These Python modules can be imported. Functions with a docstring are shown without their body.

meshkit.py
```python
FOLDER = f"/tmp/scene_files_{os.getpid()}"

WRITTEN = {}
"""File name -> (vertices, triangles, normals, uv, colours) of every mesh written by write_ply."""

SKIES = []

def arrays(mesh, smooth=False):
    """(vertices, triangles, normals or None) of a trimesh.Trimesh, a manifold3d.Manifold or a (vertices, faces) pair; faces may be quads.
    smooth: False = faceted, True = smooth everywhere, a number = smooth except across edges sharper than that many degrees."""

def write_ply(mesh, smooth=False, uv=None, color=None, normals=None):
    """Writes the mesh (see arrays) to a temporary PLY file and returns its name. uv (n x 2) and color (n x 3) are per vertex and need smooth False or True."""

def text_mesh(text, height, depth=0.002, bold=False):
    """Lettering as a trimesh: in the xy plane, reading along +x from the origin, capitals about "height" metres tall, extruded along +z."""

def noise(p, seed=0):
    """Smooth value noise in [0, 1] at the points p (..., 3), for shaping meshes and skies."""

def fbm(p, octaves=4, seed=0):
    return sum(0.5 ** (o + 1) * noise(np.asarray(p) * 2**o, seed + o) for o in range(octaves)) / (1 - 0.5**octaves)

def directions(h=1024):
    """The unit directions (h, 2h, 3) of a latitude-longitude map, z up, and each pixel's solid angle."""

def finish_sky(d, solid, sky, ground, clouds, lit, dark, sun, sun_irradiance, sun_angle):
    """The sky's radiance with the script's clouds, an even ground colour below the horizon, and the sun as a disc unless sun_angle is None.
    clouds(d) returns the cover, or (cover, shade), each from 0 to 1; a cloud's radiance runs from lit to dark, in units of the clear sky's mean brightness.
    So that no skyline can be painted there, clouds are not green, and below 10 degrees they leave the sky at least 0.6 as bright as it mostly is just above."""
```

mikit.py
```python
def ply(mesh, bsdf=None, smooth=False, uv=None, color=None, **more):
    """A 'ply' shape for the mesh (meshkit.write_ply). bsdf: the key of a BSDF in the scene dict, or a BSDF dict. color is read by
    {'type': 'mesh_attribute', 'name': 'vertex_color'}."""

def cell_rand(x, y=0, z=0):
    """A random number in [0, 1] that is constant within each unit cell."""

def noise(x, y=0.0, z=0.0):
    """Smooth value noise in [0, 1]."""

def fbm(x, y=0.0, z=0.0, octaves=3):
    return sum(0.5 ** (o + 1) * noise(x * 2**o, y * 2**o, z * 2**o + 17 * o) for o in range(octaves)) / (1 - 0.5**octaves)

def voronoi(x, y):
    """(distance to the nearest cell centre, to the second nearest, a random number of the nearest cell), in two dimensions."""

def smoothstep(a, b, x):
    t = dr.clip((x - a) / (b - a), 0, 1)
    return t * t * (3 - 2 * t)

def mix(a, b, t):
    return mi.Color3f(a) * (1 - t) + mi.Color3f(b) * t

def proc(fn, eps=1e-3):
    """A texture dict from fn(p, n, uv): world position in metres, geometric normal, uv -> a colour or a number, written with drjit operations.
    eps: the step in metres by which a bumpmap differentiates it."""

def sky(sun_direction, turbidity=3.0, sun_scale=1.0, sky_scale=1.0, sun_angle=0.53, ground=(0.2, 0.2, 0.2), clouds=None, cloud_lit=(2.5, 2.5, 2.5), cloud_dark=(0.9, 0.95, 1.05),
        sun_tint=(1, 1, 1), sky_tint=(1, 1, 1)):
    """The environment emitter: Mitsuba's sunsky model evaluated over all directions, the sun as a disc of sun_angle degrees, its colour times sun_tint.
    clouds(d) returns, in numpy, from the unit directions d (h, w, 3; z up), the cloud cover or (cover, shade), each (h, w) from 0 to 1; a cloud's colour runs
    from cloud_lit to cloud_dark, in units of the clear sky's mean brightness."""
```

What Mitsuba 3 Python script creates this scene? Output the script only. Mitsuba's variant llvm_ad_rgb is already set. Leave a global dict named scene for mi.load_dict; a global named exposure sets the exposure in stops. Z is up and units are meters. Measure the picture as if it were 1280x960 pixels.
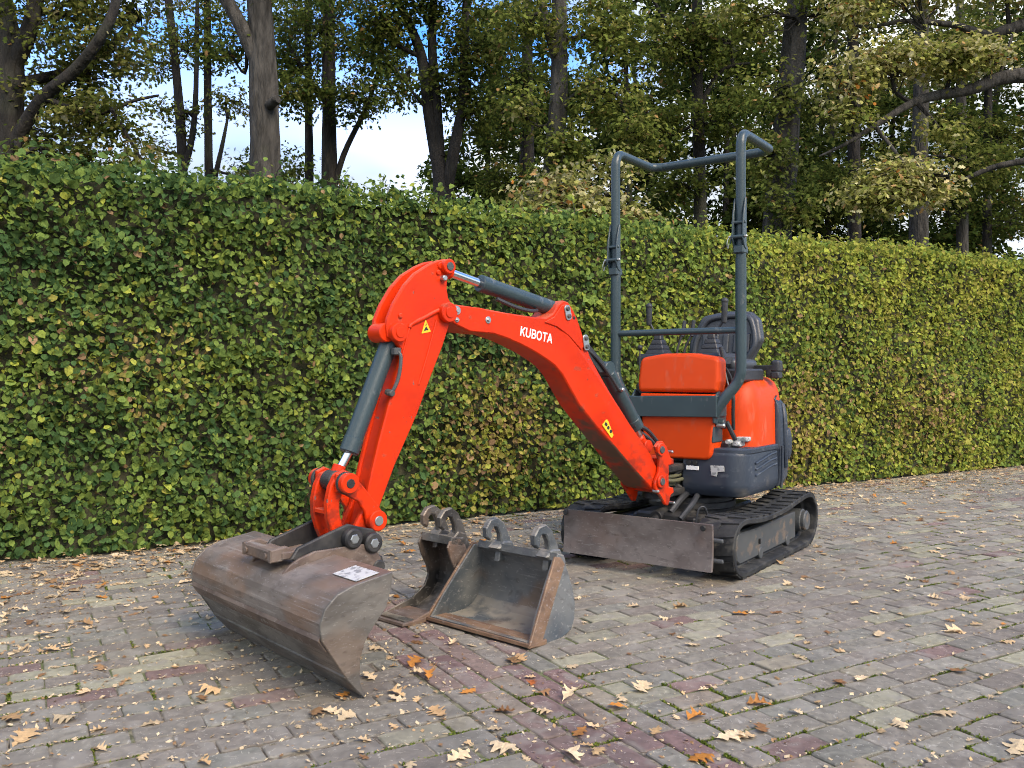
import math, random, numpy as np, trimesh, drjit as dr, mitsuba as mi, mikit, meshkit
from mikit import noise, fbm, smoothstep, mix, proc, cell_rand
T = mi.ScalarTransform4f
rng = np.random.default_rng(7)
scene, labels = {}, {}

# ------------------------------------------------------------------ camera, sky, exposure
YAW = math.radians(59.9)
FWD = np.array([math.cos(YAW), math.sin(YAW)])      # the camera's level heading
RGT = np.array([math.sin(YAW), -math.cos(YAW)])
EYE = 0.94
scene['camera'] = {'type': 'perspective', 'fov': 61.31, 'fov_axis': 'x', 'near_clip': 0.05, 'far_clip': 3000.0,
    'principal_point_offset_x': 0.0, 'principal_point_offset_y': 0.01354,
    'to_world': T().look_at(origin=[0, 0, EYE], target=[float(FWD[0]), float(FWD[1]), EYE], up=[0, 0, 1])}

def site(r, f):
    "a point of the survey: r metres to the right of and f metres ahead of the origin, in world X, Y"
    return r * RGT + f * FWD

sun_xy = site(0.62, -0.78)
SUN = (float(sun_xy[0]) * math.cos(math.radians(42)), float(sun_xy[1]) * math.cos(math.radians(42)), math.sin(math.radians(42)))
def clouds(d):
    q = d / np.maximum(d[..., 2:3] + 0.22, 0.05)
    n = meshkit.fbm(q * np.array([1.3, 1.3, 0.0]) + np.array([3.1, 7.7, 0.5]), 5, 3)
    cover = np.clip((n - 0.40) * 5.0, 0, 1)
    low = np.clip((0.36 - d[..., 2]) * 7.0, 0, 1)           # towards the horizon the cloud closes up
    shade = np.clip(meshkit.fbm(q * np.array([2.2, 2.2, 0.0]) + 11.0, 4, 9) * 1.5 - 0.45, 0, 0.75)
    return np.maximum(cover, low * 0.93), np.maximum(shade, np.clip(low, 0, .85) * (0.55 + 0.9 * shade))
scene['sky'] = mikit.sky(SUN, turbidity=3, sun_scale=0.27, sun_angle=32, clouds=clouds, cloud_lit=(2.2, 2.2, 2.2), cloud_dark=(0.62, 0.74, 0.90), sky_tint=(0.34, 0.66, 1.06))
exposure = 3.7

# ------------------------------------------------------------------ materials
def rgb(c):
    return {'type': 'rgb', 'value': list(c)} if isinstance(c, (tuple, list)) else c
def principled(name, base, rough=0.5, bump=None, bump_scale=1.0, **more):
    b = {'type': 'principled', 'base_color': rgb(base), 'roughness': rough, **more}
    if bump is not None:
        b = {'type': 'bumpmap', 'arbitrary': bump, 'scale': bump_scale, 'bsdf': b}
    scene[name] = {'type': 'twosided', 'bsdf': b}
    return name

def red_fn(p, n, uv):
    d = fbm(p.x * 6, p.y * 6, p.z * 6, 3)
    c = mix((0.62, 0.033, 0.003), (0.53, 0.026, 0.003), smoothstep(0.4, 0.75, d))
    g = fbm(p.x * 26 + 4, p.y * 26, p.z * 26, 4)
    c = mix(c, (0.22, 0.07, 0.04), smoothstep(0.70, 0.82, g) * 0.45)
    gr = smoothstep(0.50, 0.68, fbm(p.x * 17 + 2, p.y * 17, p.z * 17, 4)) * smoothstep(0.72, 0.50, p.z)
    c = mix(c, (0.07, 0.022, 0.014), gr * 0.55)
    c = mix(c, (0.42, 0.15, 0.085), smoothstep(0.35, 0.9, n.z) * smoothstep(0.35, 0.6, fbm(p.x * 12, p.y * 12, p.z * 12 + 3, 4)) * 0.5)
    ch = noise(p.x * 140, p.y * 140, p.z * 60) * noise(p.x * 23 + 7, p.y * 23, p.z * 23)
    c = mix(c, (0.12, 0.10, 0.09), smoothstep(0.66, 0.74, ch) * 0.8)
    mud = smoothstep(-0.2, -0.55, n.z) * smoothstep(0.40, 0.58, fbm(p.x * 9, p.y * 9, p.z * 9 + 8, 4)) * smoothstep(1.0, 0.65, p.z)
    return mix(c, (0.10, 0.07, 0.045), mud * 0.9)
principled('red_paint', proc(red_fn), 0.42, specular=0.22)
def redp_fn(p, n, uv):
    c = mix((0.62, 0.058, 0.004), (0.55, 0.046, 0.004), fbm(p.x * 4, p.y * 4, p.z * 4, 3))
    s = smoothstep(0.60, 0.80, fbm(p.x * 30 + 4, p.y * 30, p.z * 9, 4))
    return mix(c, (0.50, 0.13, 0.07), s * 0.45)
principled('red_plastic', proc(redp_fn), 0.45, specular=0.22)
def slate_fn(p, n, uv):
    c = mix((0.027, 0.047, 0.055), (0.038, 0.060, 0.068), fbm(p.x * 8, p.y * 8, p.z * 8, 3))
    s = smoothstep(0.68, 0.78, fbm(p.x * 40, p.y * 40, p.z * 16, 4))
    return mix(c, (0.12, 0.13, 0.13), s * 0.5)
principled('slate_paint', proc(slate_fn), 0.36, specular=0.45)
def navy_fn(p, n, uv):
    c = mix((0.022, 0.031, 0.046), (0.033, 0.043, 0.060), fbm(p.x * 5, p.y * 5, p.z * 5, 3))
    s = smoothstep(0.58, 0.80, fbm(p.x * 22 + 2, p.y * 22, p.z * 34, 4))
    c = mix(c, (0.12, 0.13, 0.14), s * 0.45)
    dust = smoothstep(0.5, 0.8, fbm(p.x * 12, p.y * 12, p.z * 12 + 5, 3)) * smoothstep(0.45, 0.34, p.z)
    return mix(c, (0.13, 0.12, 0.10), dust * 0.6)
principled('dark_bodywork', proc(navy_fn), 0.45, specular=0.45)
def black_fn(p, n, uv):
    return mix((0.014, 0.014, 0.015), (0.040, 0.038, 0.035), smoothstep(0.4, 0.7, fbm(p.x * 18, p.y * 18, p.z * 18, 3)))
principled('black_steel', proc(black_fn), 0.55)
principled('black_plastic', proc(lambda p, n, uv: mix((0.020, 0.022, 0.025), (0.034, 0.036, 0.04), fbm(p.x * 20, p.y * 20, p.z * 20, 2))), 0.5)
principled('seat_vinyl', proc(lambda p, n, uv: mix((0.026, 0.030, 0.038), (0.044, 0.05, 0.058), fbm(p.x * 14, p.y * 14, p.z * 14, 2))), 0.42)
def rubber_fn(p, n, uv):
    c = mix((0.016, 0.017, 0.018), (0.034, 0.035, 0.034), smoothstep(0.35, 0.7, fbm(p.x * 16, p.y * 16, p.z * 16, 4)))
    d = smoothstep(0.52, 0.75, fbm(p.x * 30, p.y * 30 + 3, p.z * 30, 4))
    return mix(c, (0.10, 0.095, 0.08), d * 0.4)
principled('rubber', proc(rubber_fn), 0.72, specular=0.3)
def frame_fn(p, n, uv):
    c = mix((0.040, 0.045, 0.048), (0.070, 0.074, 0.074), fbm(p.x * 9, p.y * 9, p.z * 9, 4))
    r = smoothstep(0.56, 0.75, fbm(p.x * 20, p.y * 20, p.z * 20 + 4, 4))
    return mix(c, (0.15, 0.11, 0.075), r * 0.7)
principled('worn_grey_steel', proc(frame_fn), 0.55)
principled('chrome', (0.72, 0.72, 0.72), 0.14, metallic=1.0)
principled('bolt_zinc', (0.45, 0.47, 0.46), 0.35, metallic=0.85)
def steel_tex(c0, c1, rust, rust_amt, scale, seed, streak=(1, 1, 1), dust=0.0, axis=(0.212, -0.977)):
    def fn(p, n, uv):
        wx, wy = noise(p.x * 31, p.y * 31, p.z * 31) * .018, noise(p.x * 27 + 5, p.y * 27, p.z * 27) * .018
        x, y, z = p.x * streak[0] + seed + wx, p.y * streak[1] + wy, p.z * streak[2] + wx - wy
        c = mix(c0, c1, smoothstep(0.32, 0.68, fbm(x * scale, y * scale, z * scale, 4)))
        r = smoothstep(0.50, 0.70, fbm(x * scale * 0.45, y * scale * 0.45 + 9, z * scale * 0.45, 4))
        c = mix(c, rust, r * rust_amt)
        al, ac = p.x * axis[0] + p.y * axis[1], p.x * axis[1] - p.y * axis[0]
        sc = noise(al * 5 + seed, ac * 150, p.z * 190) * noise(al * 11, ac * 60 + 4, p.z * 70)
        c = mix(c, (0.34, 0.33, 0.31), smoothstep(0.40, 0.80, sc) * 0.32)
        c = mix(c, (0.05, 0.042, 0.036), smoothstep(0.50, 0.8, noise(al * 4 + 3, ac * 90 + 2, p.z * 120) * noise(al * 9, ac * 30, p.z * 40 + 5)) * 0.45)
        if dust:
            c = mix(c, (0.34, 0.30, 0.235), smoothstep(0.15, 0.9, n.z) * smoothstep(0.34, 0.60, fbm(x * 13, y * 13, z * 13 + 2, 4)) * dust)
        f = fbm(x * 34, y * 34, z * 34, 5)
        c = mix(c, (0.035, 0.03, 0.028), smoothstep(0.55, 0.85, f) * 0.40)
        return mix(c, (0.30, 0.29, 0.27), smoothstep(0.60, 0.84, fbm(x * 75, y * 75 + 3, z * 110 + 7, 5)) * 0.4)
    return fn
grain = proc(lambda p, n, uv: fbm(p.x * 90, p.y * 90, p.z * 90, 3))
principled('bucket_steel', proc(steel_tex((0.115, 0.096, 0.082), (0.190, 0.162, 0.140), (0.19, 0.110, 0.065), 0.6, 9, 3, (1, 1, 2))), 0.52, grain, 0.0015, metallic=0.25)
principled('bucket_underside', proc(steel_tex((0.105, 0.096, 0.084), (0.170, 0.158, 0.138), (0.20, 0.13, 0.085), 0.4, 9, 13, (1, 1, 2))), 0.5, grain, 0.0012, metallic=0.25)
principled('blade_steel', proc(steel_tex((0.125, 0.104, 0.097), (0.185, 0.160, 0.150), (0.15, 0.098, 0.078), 0.45, 11, 21)), 0.45, grain, 0.0008, metallic=0.3)
principled('blue_grey_steel', proc(steel_tex((0.058, 0.070, 0.080), (0.135, 0.140, 0.135), (0.19, 0.120, 0.068), 0.8, 8, 31, dust=0.6)), 0.5, grain, 0.0015, metallic=0.2)
principled('rusty_edge', proc(steel_tex((0.135, 0.080, 0.048), (0.20, 0.125, 0.075), (0.09, 0.058, 0.04), 0.6, 14, 41)), 0.6, grain, 0.0015, metallic=0.15)
principled('black_bucket_steel', proc(steel_tex((0.026, 0.025, 0.024), (0.105, 0.098, 0.088), (0.17, 0.12, 0.085), 0.6, 12, 51, (1, 1, .5), 0.5)), 0.42, grain, 0.0012, metallic=0.3)
principled('brown_edge', proc(steel_tex((0.10, 0.072, 0.058), (0.165, 0.125, 0.10), (0.19, 0.11, 0.06), 0.5, 14, 61)), 0.55, grain, 0.0012, metallic=0.2)
principled('white_print', (0.78, 0.78, 0.76), 0.5)
principled('sticker_grey', proc(lambda p, n, uv: mix((0.42, 0.43, 0.42), (0.20, 0.21, 0.215), smoothstep(0.45, 0.65, fbm(p.x * 60, p.y * 60, p.z * 60, 3)))), 0.5)
principled('yellow_print', (0.75, 0.48, 0.02), 0.5)
principled('black_print', (0.02, 0.02, 0.02), 0.5)
principled('hose_green', (0.10, 0.10, 0.06), 0.55)

def brick_fn(p, n, uv):
    u, v = uv.x, uv.y
    c = mix((0.246, 0.230, 0.186), (0.213, 0.187, 0.154), smoothstep(0.0, 0.45, u))
    c = mix(c, (0.215, 0.209, 0.172), smoothstep(0.45, 0.6, u))
    c = mix(c, (0.305, 0.290, 0.205), smoothstep(0.72, 0.86, u))
    c = mix(c, (0.200, 0.132, 0.120), smoothstep(0.90, 0.96, u))
    c = c * (0.86 + 0.30 * v)
    wx, wy = noise(p.x * 40, p.y * 40, 1.0) * 0.03, noise(p.x * 40 + 9, p.y * 40, 2.0) * 0.03
    g = fbm((p.x + wx) * 48, (p.y + wy) * 48, p.z * 48, 5)
    c = c * (0.43 + 0.53 * g)
    w = smoothstep(0.55, 0.75, fbm(p.x * 14 + 5, p.y * 14, 2.0, 3))
    c = mix(c, (0.22, 0.205, 0.175), w * 0.5)
    st = smoothstep(0.52, 0.74, fbm(p.x * 3.1, p.y * 3.1, 4.0, 4))
    c = mix(c, (0.095, 0.085, 0.075), st * 0.40)
    return mix(c, (0.46, 0.44, 0.38), smoothstep(0.70, 0.80, fbm((p.x + wy) * 110, (p.y + wx) * 110, 1.0, 3)) * 0.32)
principled('brick_clay', proc(brick_fn), 0.78, proc(lambda p, n, uv: fbm(p.x * 70, p.y * 70, p.z * 70, 4)), 0.004, specular=0.3)
def bed_fn(p, n, uv):
    c = mix((0.060, 0.050, 0.040), (0.20, 0.175, 0.135), smoothstep(0.3, 0.7, fbm(p.x * 60, p.y * 60, 0.0, 5)))
    return mix(c, (0.075, 0.095, 0.03), smoothstep(0.46, 0.60, fbm(p.x * 2.3, p.y * 2.3, 3.0, 4)) * 0.75)
principled('joint_soil', proc(bed_fn), 0.95, proc(lambda p, n, uv: fbm(p.x * 120, p.y * 120, 0.0, 3)), 0.01)
principled('field_soil', proc(lambda p, n, uv: mix((0.05, 0.055, 0.025), (0.10, 0.085, 0.05), fbm(p.x * 1.5, p.y * 1.5, 0.0, 4))), 0.95)

def thin(name, fn, rough, trans):
    scene[name] = {'type': 'principledthin', 'base_color': proc(fn), 'roughness': rough, 'diff_trans': trans, 'spec_trans': 0.0, 'eta': 1.4}
    return name
def hedge_fn(p, n, uv):
    u, v = uv.x, uv.y
    c = mix((0.064, 0.122, 0.044), (0.175, 0.245, 0.056), smoothstep(0.0, 0.42, u))
    c = mix(c, (0.330, 0.365, 0.062), smoothstep(0.42, 0.68, u))
    c = mix(c, (0.36, 0.31, 0.085), smoothstep(0.72, 0.86, u))
    c = mix(c, (0.32, 0.205, 0.115), smoothstep(0.86, 0.94, u))
    return c * (0.55 + 0.95 * v) * (0.8 + 0.4 * fbm(p.x * 90, p.y * 90, p.z * 90, 2))
thin('hedge_leaf', hedge_fn, 0.34, 0.8)
def oak_fn(p, n, uv):
    u, v = uv.x, uv.y
    c = mix((0.055, 0.092, 0.024), (0.140, 0.170, 0.036), smoothstep(0.0, 0.4, u))
    c = mix(c, (0.260, 0.255, 0.072), smoothstep(0.4, 0.65, u))
    c = mix(c, (0.42, 0.39, 0.21), smoothstep(0.65, 0.82, u))
    c = mix(c, (0.28, 0.115, 0.025), smoothstep(0.86, 0.97, u))
    return c * (0.65 + 0.7 * v)
thin('oak_leaf', oak_fn, 0.45, 0.75)
def dry_fn(p, n, uv):
    u, v = uv.x, uv.y
    c = mix((0.58, 0.46, 0.29), (0.46, 0.31, 0.16), smoothstep(0.0, 0.35, u))
    c = mix(c, (0.22, 0.12, 0.06), smoothstep(0.4, 0.55, u))
    c = mix(c, (0.46, 0.20, 0.05), smoothstep(0.6, 0.75, u))
    c = mix(c, (0.46, 0.36, 0.06), smoothstep(0.82, 0.9, u))
    c = mix(c, (0.35, 0.04, 0.04), smoothstep(0.95, 0.98, u))
    return c * (0.7 + 0.55 * v) * (0.75 + 0.5 * fbm(p.x * 130, p.y * 130, p.z * 130, 3))
thin('dry_leaf', dry_fn, 0.6, 0.3)
thin('moss_green', lambda p, n, uv: mix((0.055, 0.085, 0.012), (0.16, 0.19, 0.035), uv.x) * (0.6 + 0.8 * uv.y), 0.7, 0.4)
def bark(c0, c1):
    def fn(p, n, uv):
        r = fbm(p.x * 18, p.y * 18, p.z * 3.5, 4)
        c = mix(c0, c1, smoothstep(0.3, 0.7, r))
        return mix(c, (0.05, 0.055, 0.035), smoothstep(0.55, 0.75, fbm(p.x * 2 + 3, p.y * 2, p.z * 1.5, 3)) * 0.5)
    return fn
bark_bump = proc(lambda p, n, uv: fbm(p.x * 22, p.y * 22, p.z * 4.5, 4))
principled('grey_bark', proc(bark((0.026, 0.024, 0.021), (0.060, 0.056, 0.050))), 0.9, bark_bump, 0.05)
principled('dark_bark', proc(bark((0.009, 0.008, 0.007), (0.022, 0.019, 0.016))), 0.9, bark_bump, 0.04)

# ------------------------------------------------------------------ mesh helpers
I4 = np.eye(4)
def frame(o, x):
    "local x along the level direction x, z up"
    x = np.asarray(x, float) / np.linalg.norm(x)
    m = np.eye(4); m[:2, 0] = x; m[:2, 1] = (-x[1], x[0]); m[:2, 3] = o
    return m
USED = {}
def key_for(base):
    k = USED.get(base, -1) + 1; USED[base] = k
    return base if k == 0 else f'{base}_{k:03d}'
def obj(name, mesh, mat, parent=None, m=I4, smooth=30, uv=None, **lab):
    key = key_for((parent + '__' if parent else '') + name)
    if isinstance(mesh, (list, tuple)) and not (len(mesh) == 2 and isinstance(mesh[0], np.ndarray)):
        mesh = trimesh.util.concatenate(mesh)
    if isinstance(mesh, tuple):
        v, f = np.asarray(mesh[0], float), np.asarray(mesh[1])
    else:
        v, f = np.array(mesh.vertices), np.array(mesh.faces)
    v = v @ m[:3, :3].T + m[:3, 3]
    scene[key] = mikit.ply((v, f), mat, smooth=smooth if uv is None else False, uv=uv)
    if lab: labels[key] = lab
    return key
def hull(pts):
    return trimesh.convex.convex_hull(np.asarray(pts, float))
def box(x0, x1, y0, y1, z0, z1, c=0.004):
    lo, hi = np.array([x0, y0, z0], float), np.array([x1, y1, z1], float)
    c = min(c, 0.45 * (hi - lo).min()); pts = []
    for sx in (0, 1):
        for sy in (0, 1):
            for sz in (0, 1):
                p = np.where([sx, sy, sz], hi, lo); d = np.where([sx, sy, sz], -c, c)
                for k in range(3):
                    q = p + d; q[k] = p[k]; pts.append(q)
    return hull(pts)
def rbox(x0, x1, y0, y1, z0, z1, r, n=3):
    "box with well rounded edges"
    s = trimesh.creation.icosphere(subdivisions=n - 1, radius=r).vertices
    pts = [s + [x, y, z] for x in (x0 + r, x1 - r) for y in (y0 + r, y1 - r) for z in (z0 + r, z1 - r)]
    return hull(np.vstack(pts))
def taper(mesh, fn):
    mesh.vertices = fn(np.array(mesh.vertices)); return mesh
def cyl(p0, p1, r, n=24, c=0.003, r1=None):
    p0, p1 = np.asarray(p0, float), np.asarray(p1, float); a = p1 - p0; L = np.linalg.norm(a); a /= L
    x = np.cross(a, [0, 0, 1] if abs(a[2]) < 0.9 else [1, 0, 0]); x /= np.linalg.norm(x); y = np.cross(a, x)
    th = np.arange(n) * 2 * np.pi / n; ring = np.cos(th)[:, None] * x + np.sin(th)[:, None] * y
    r1 = r if r1 is None else r1; c = min(c, L * 0.3, min(r, r1) * 0.5)
    rows = [p0 + ring * (r - c), p0 + a * c + ring * r, p1 - a * c + ring * r1, p1 + ring * (r1 - c)]
    v = np.vstack(rows + [[p0], [p1]]); f = []
    i = np.arange(n); j = (i + 1) % n
    for k in range(3):
        f += [np.stack([k * n + i, k * n + j, (k + 1) * n + j], 1), np.stack([k * n + i, (k + 1) * n + j, (k + 1) * n + i], 1)]
    f += [np.stack([j, i, 0 * i + 4 * n], 1), np.stack([3 * n + i, 3 * n + j, 0 * i + 4 * n + 1], 1)]
    return trimesh.Trimesh(v, np.vstack(f), process=False)
def spline(P, n=8, closed=False):
    P = np.asarray(P, float); out = []
    N = len(P)
    for i in range(N if closed else N - 1):
        if closed: a, b, c, d = P[i - 1], P[i], P[(i + 1) % N], P[(i + 2) % N]
        else: a, b, c, d = P[max(i - 1, 0)], P[i], P[i + 1], P[min(i + 2, N - 1)]
        t = (np.arange(n) / n)[:, None]
        out.append(0.5 * (2 * b + (c - a) * t + (2 * a - 5 * b + 4 * c - d) * t**2 + (3 * b - a - 3 * c + d) * t**3))
    if not closed: out.append(P[-1:])
    return np.vstack(out)
def tube(P, r, n=12, cap=True):
    P = np.asarray(P, float); m = len(P); r = np.broadcast_to(np.asarray(r, float), (m,))
    t = np.gradient(P, axis=0); t /= np.linalg.norm(t, axis=1, keepdims=True) + 1e-12
    x = np.cross(t[0], [0.31, 0.17, 0.93]); x /= np.linalg.norm(x); th = np.arange(n) * 2 * np.pi / n; rows = []
    for k in range(m):
        x = x - t[k] * (x @ t[k]); x /= np.linalg.norm(x); y = np.cross(t[k], x)
        rows.append(P[k] + r[k] * (np.cos(th)[:, None] * x + np.sin(th)[:, None] * y))
    v = np.vstack(rows + [P[:1], P[-1:]]); i = np.arange(n); j = (i + 1) % n; f = []
    for k in range(m - 1):
        f += [np.stack([k * n + i, k * n + j, (k + 1) * n + j], 1), np.stack([k * n + i, (k + 1) * n + j, (k + 1) * n + i], 1)]
    if cap:
        f += [np.stack([j, i, 0 * i + m * n], 1), np.stack([(m - 1) * n + i, (m - 1) * n + j, 0 * i + m * n + 1], 1)]
    return trimesh.Trimesh(v, np.vstack(f), process=False)
def inset(poly, b):
    P = np.asarray(poly, float); a = P - np.roll(P, 1, 0); c = np.roll(P, -1, 0) - P
    a /= np.linalg.norm(a, axis=1, keepdims=True); c /= np.linalg.norm(c, axis=1, keepdims=True)
    na, nc = np.stack([-a[:, 1], a[:, 0]], 1), np.stack([-c[:, 1], c[:, 0]], 1)
    d = na + nc; d /= np.maximum((d * d).sum(1, keepdims=True) / 2, 0.5)
    return P + d * b
def ccw(P):
    P = np.asarray(P, float); s = (P[:, 0] * np.roll(P[:, 1], -1) - P[:, 1] * np.roll(P[:, 0], -1)).sum()
    return P if s > 0 else P[::-1]
def earcut(P):
    import mapbox_earcut as me
    return me.triangulate_float64(np.ascontiguousarray(P), np.array([len(P)], dtype=np.uint32)).reshape(-1, 3)
def plate(poly, y0, y1, b=0.003, axis='y'):
    "a flat part: outline in (x, z), from y0 to y1, its edges chamfered (axis 'z': outline in (x, y), from z0 to z1)"
    P = ccw(poly); b = min(b, abs(y1 - y0) * 0.4); Q = inset(P, b); n = len(P)
    rows = [(Q, y0), (P, y0 + b), (P, y1 - b), (Q, y1)]
    if b > .008:
        th = np.linspace(0, math.pi / 2, 6); lo = [(inset(P, b * (1 - math.sin(t))), y0 + b * (1 - math.cos(t))) for t in th]
        rows = lo + [(q, y1 - (y - y0)) for q, y in lo[::-1]]
    nr = len(rows)
    if axis == 'y': v = np.vstack([np.stack([q[:, 0], np.full(n, y), q[:, 1]], 1) for q, y in rows])
    else: v = np.vstack([np.stack([q[:, 0], q[:, 1], np.full(n, y)], 1) for q, y in rows])
    i = np.arange(n); j = (i + 1) % n; f = []
    for k in range(nr - 1):
        f += [np.stack([k * n + i, (k + 1) * n + j, k * n + j], 1), np.stack([k * n + i, (k + 1) * n + i, (k + 1) * n + j], 1)]
    t = earcut(rows[0][0]); f += [t, t[:, ::-1] + (nr - 1) * n]; f = np.vstack(f)
    if axis == 'z': f = f[:, ::-1]
    return trimesh.Trimesh(v, f, process=False)
def circle(x, z, r, n=20, a0=0, a1=360):
    a = np.radians(np.linspace(a0, a1, n, endpoint=abs(a1 - a0) < 359)); return [(x + r * math.cos(t), z + r * math.sin(t)) for t in a]
def sheet(line, y0, y1, th):
    "a bent plate: the open polyline in (x, z) thickened by th to its left, from y0 to y1"
    L = np.asarray(line, float); t = np.gradient(L, axis=0); t /= np.linalg.norm(t, axis=1, keepdims=True)
    In = L + np.stack([-t[:, 1], t[:, 0]], 1) * th
    return plate(np.vstack([L, In[::-1]]), y0, y1, 0.0015)

# ------------------------------------------------------------------ ground and paving
def rect(x0, x1, y0, y1, z, nx=1, ny=1):
    xs, ys = np.linspace(x0, x1, nx + 1), np.linspace(y0, y1, ny + 1); X, Y = np.meshgrid(xs, ys)
    v = np.stack([X.ravel(), Y.ravel(), np.full(X.size, z)], 1); i = np.arange(nx * ny); a = i + i // nx
    return v, np.vstack([np.stack([a, a + 1, a + nx + 2], 1), np.stack([a, a + nx + 2, a + nx + 1], 1)])
obj('ground', rect(-1500, 1500, -1500, 1500, -0.06), 'field_soil', smooth=False, label='dark soil under the hedge and trees and out to the horizon', kind='structure')
PAVE = obj('pavement', rect(-6, 24, -7, 5.0, -0.0050), 'joint_soil', smooth=False, label='brick pavement of worn grey and purple clay bricks with mossy joints', kind='structure')

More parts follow.
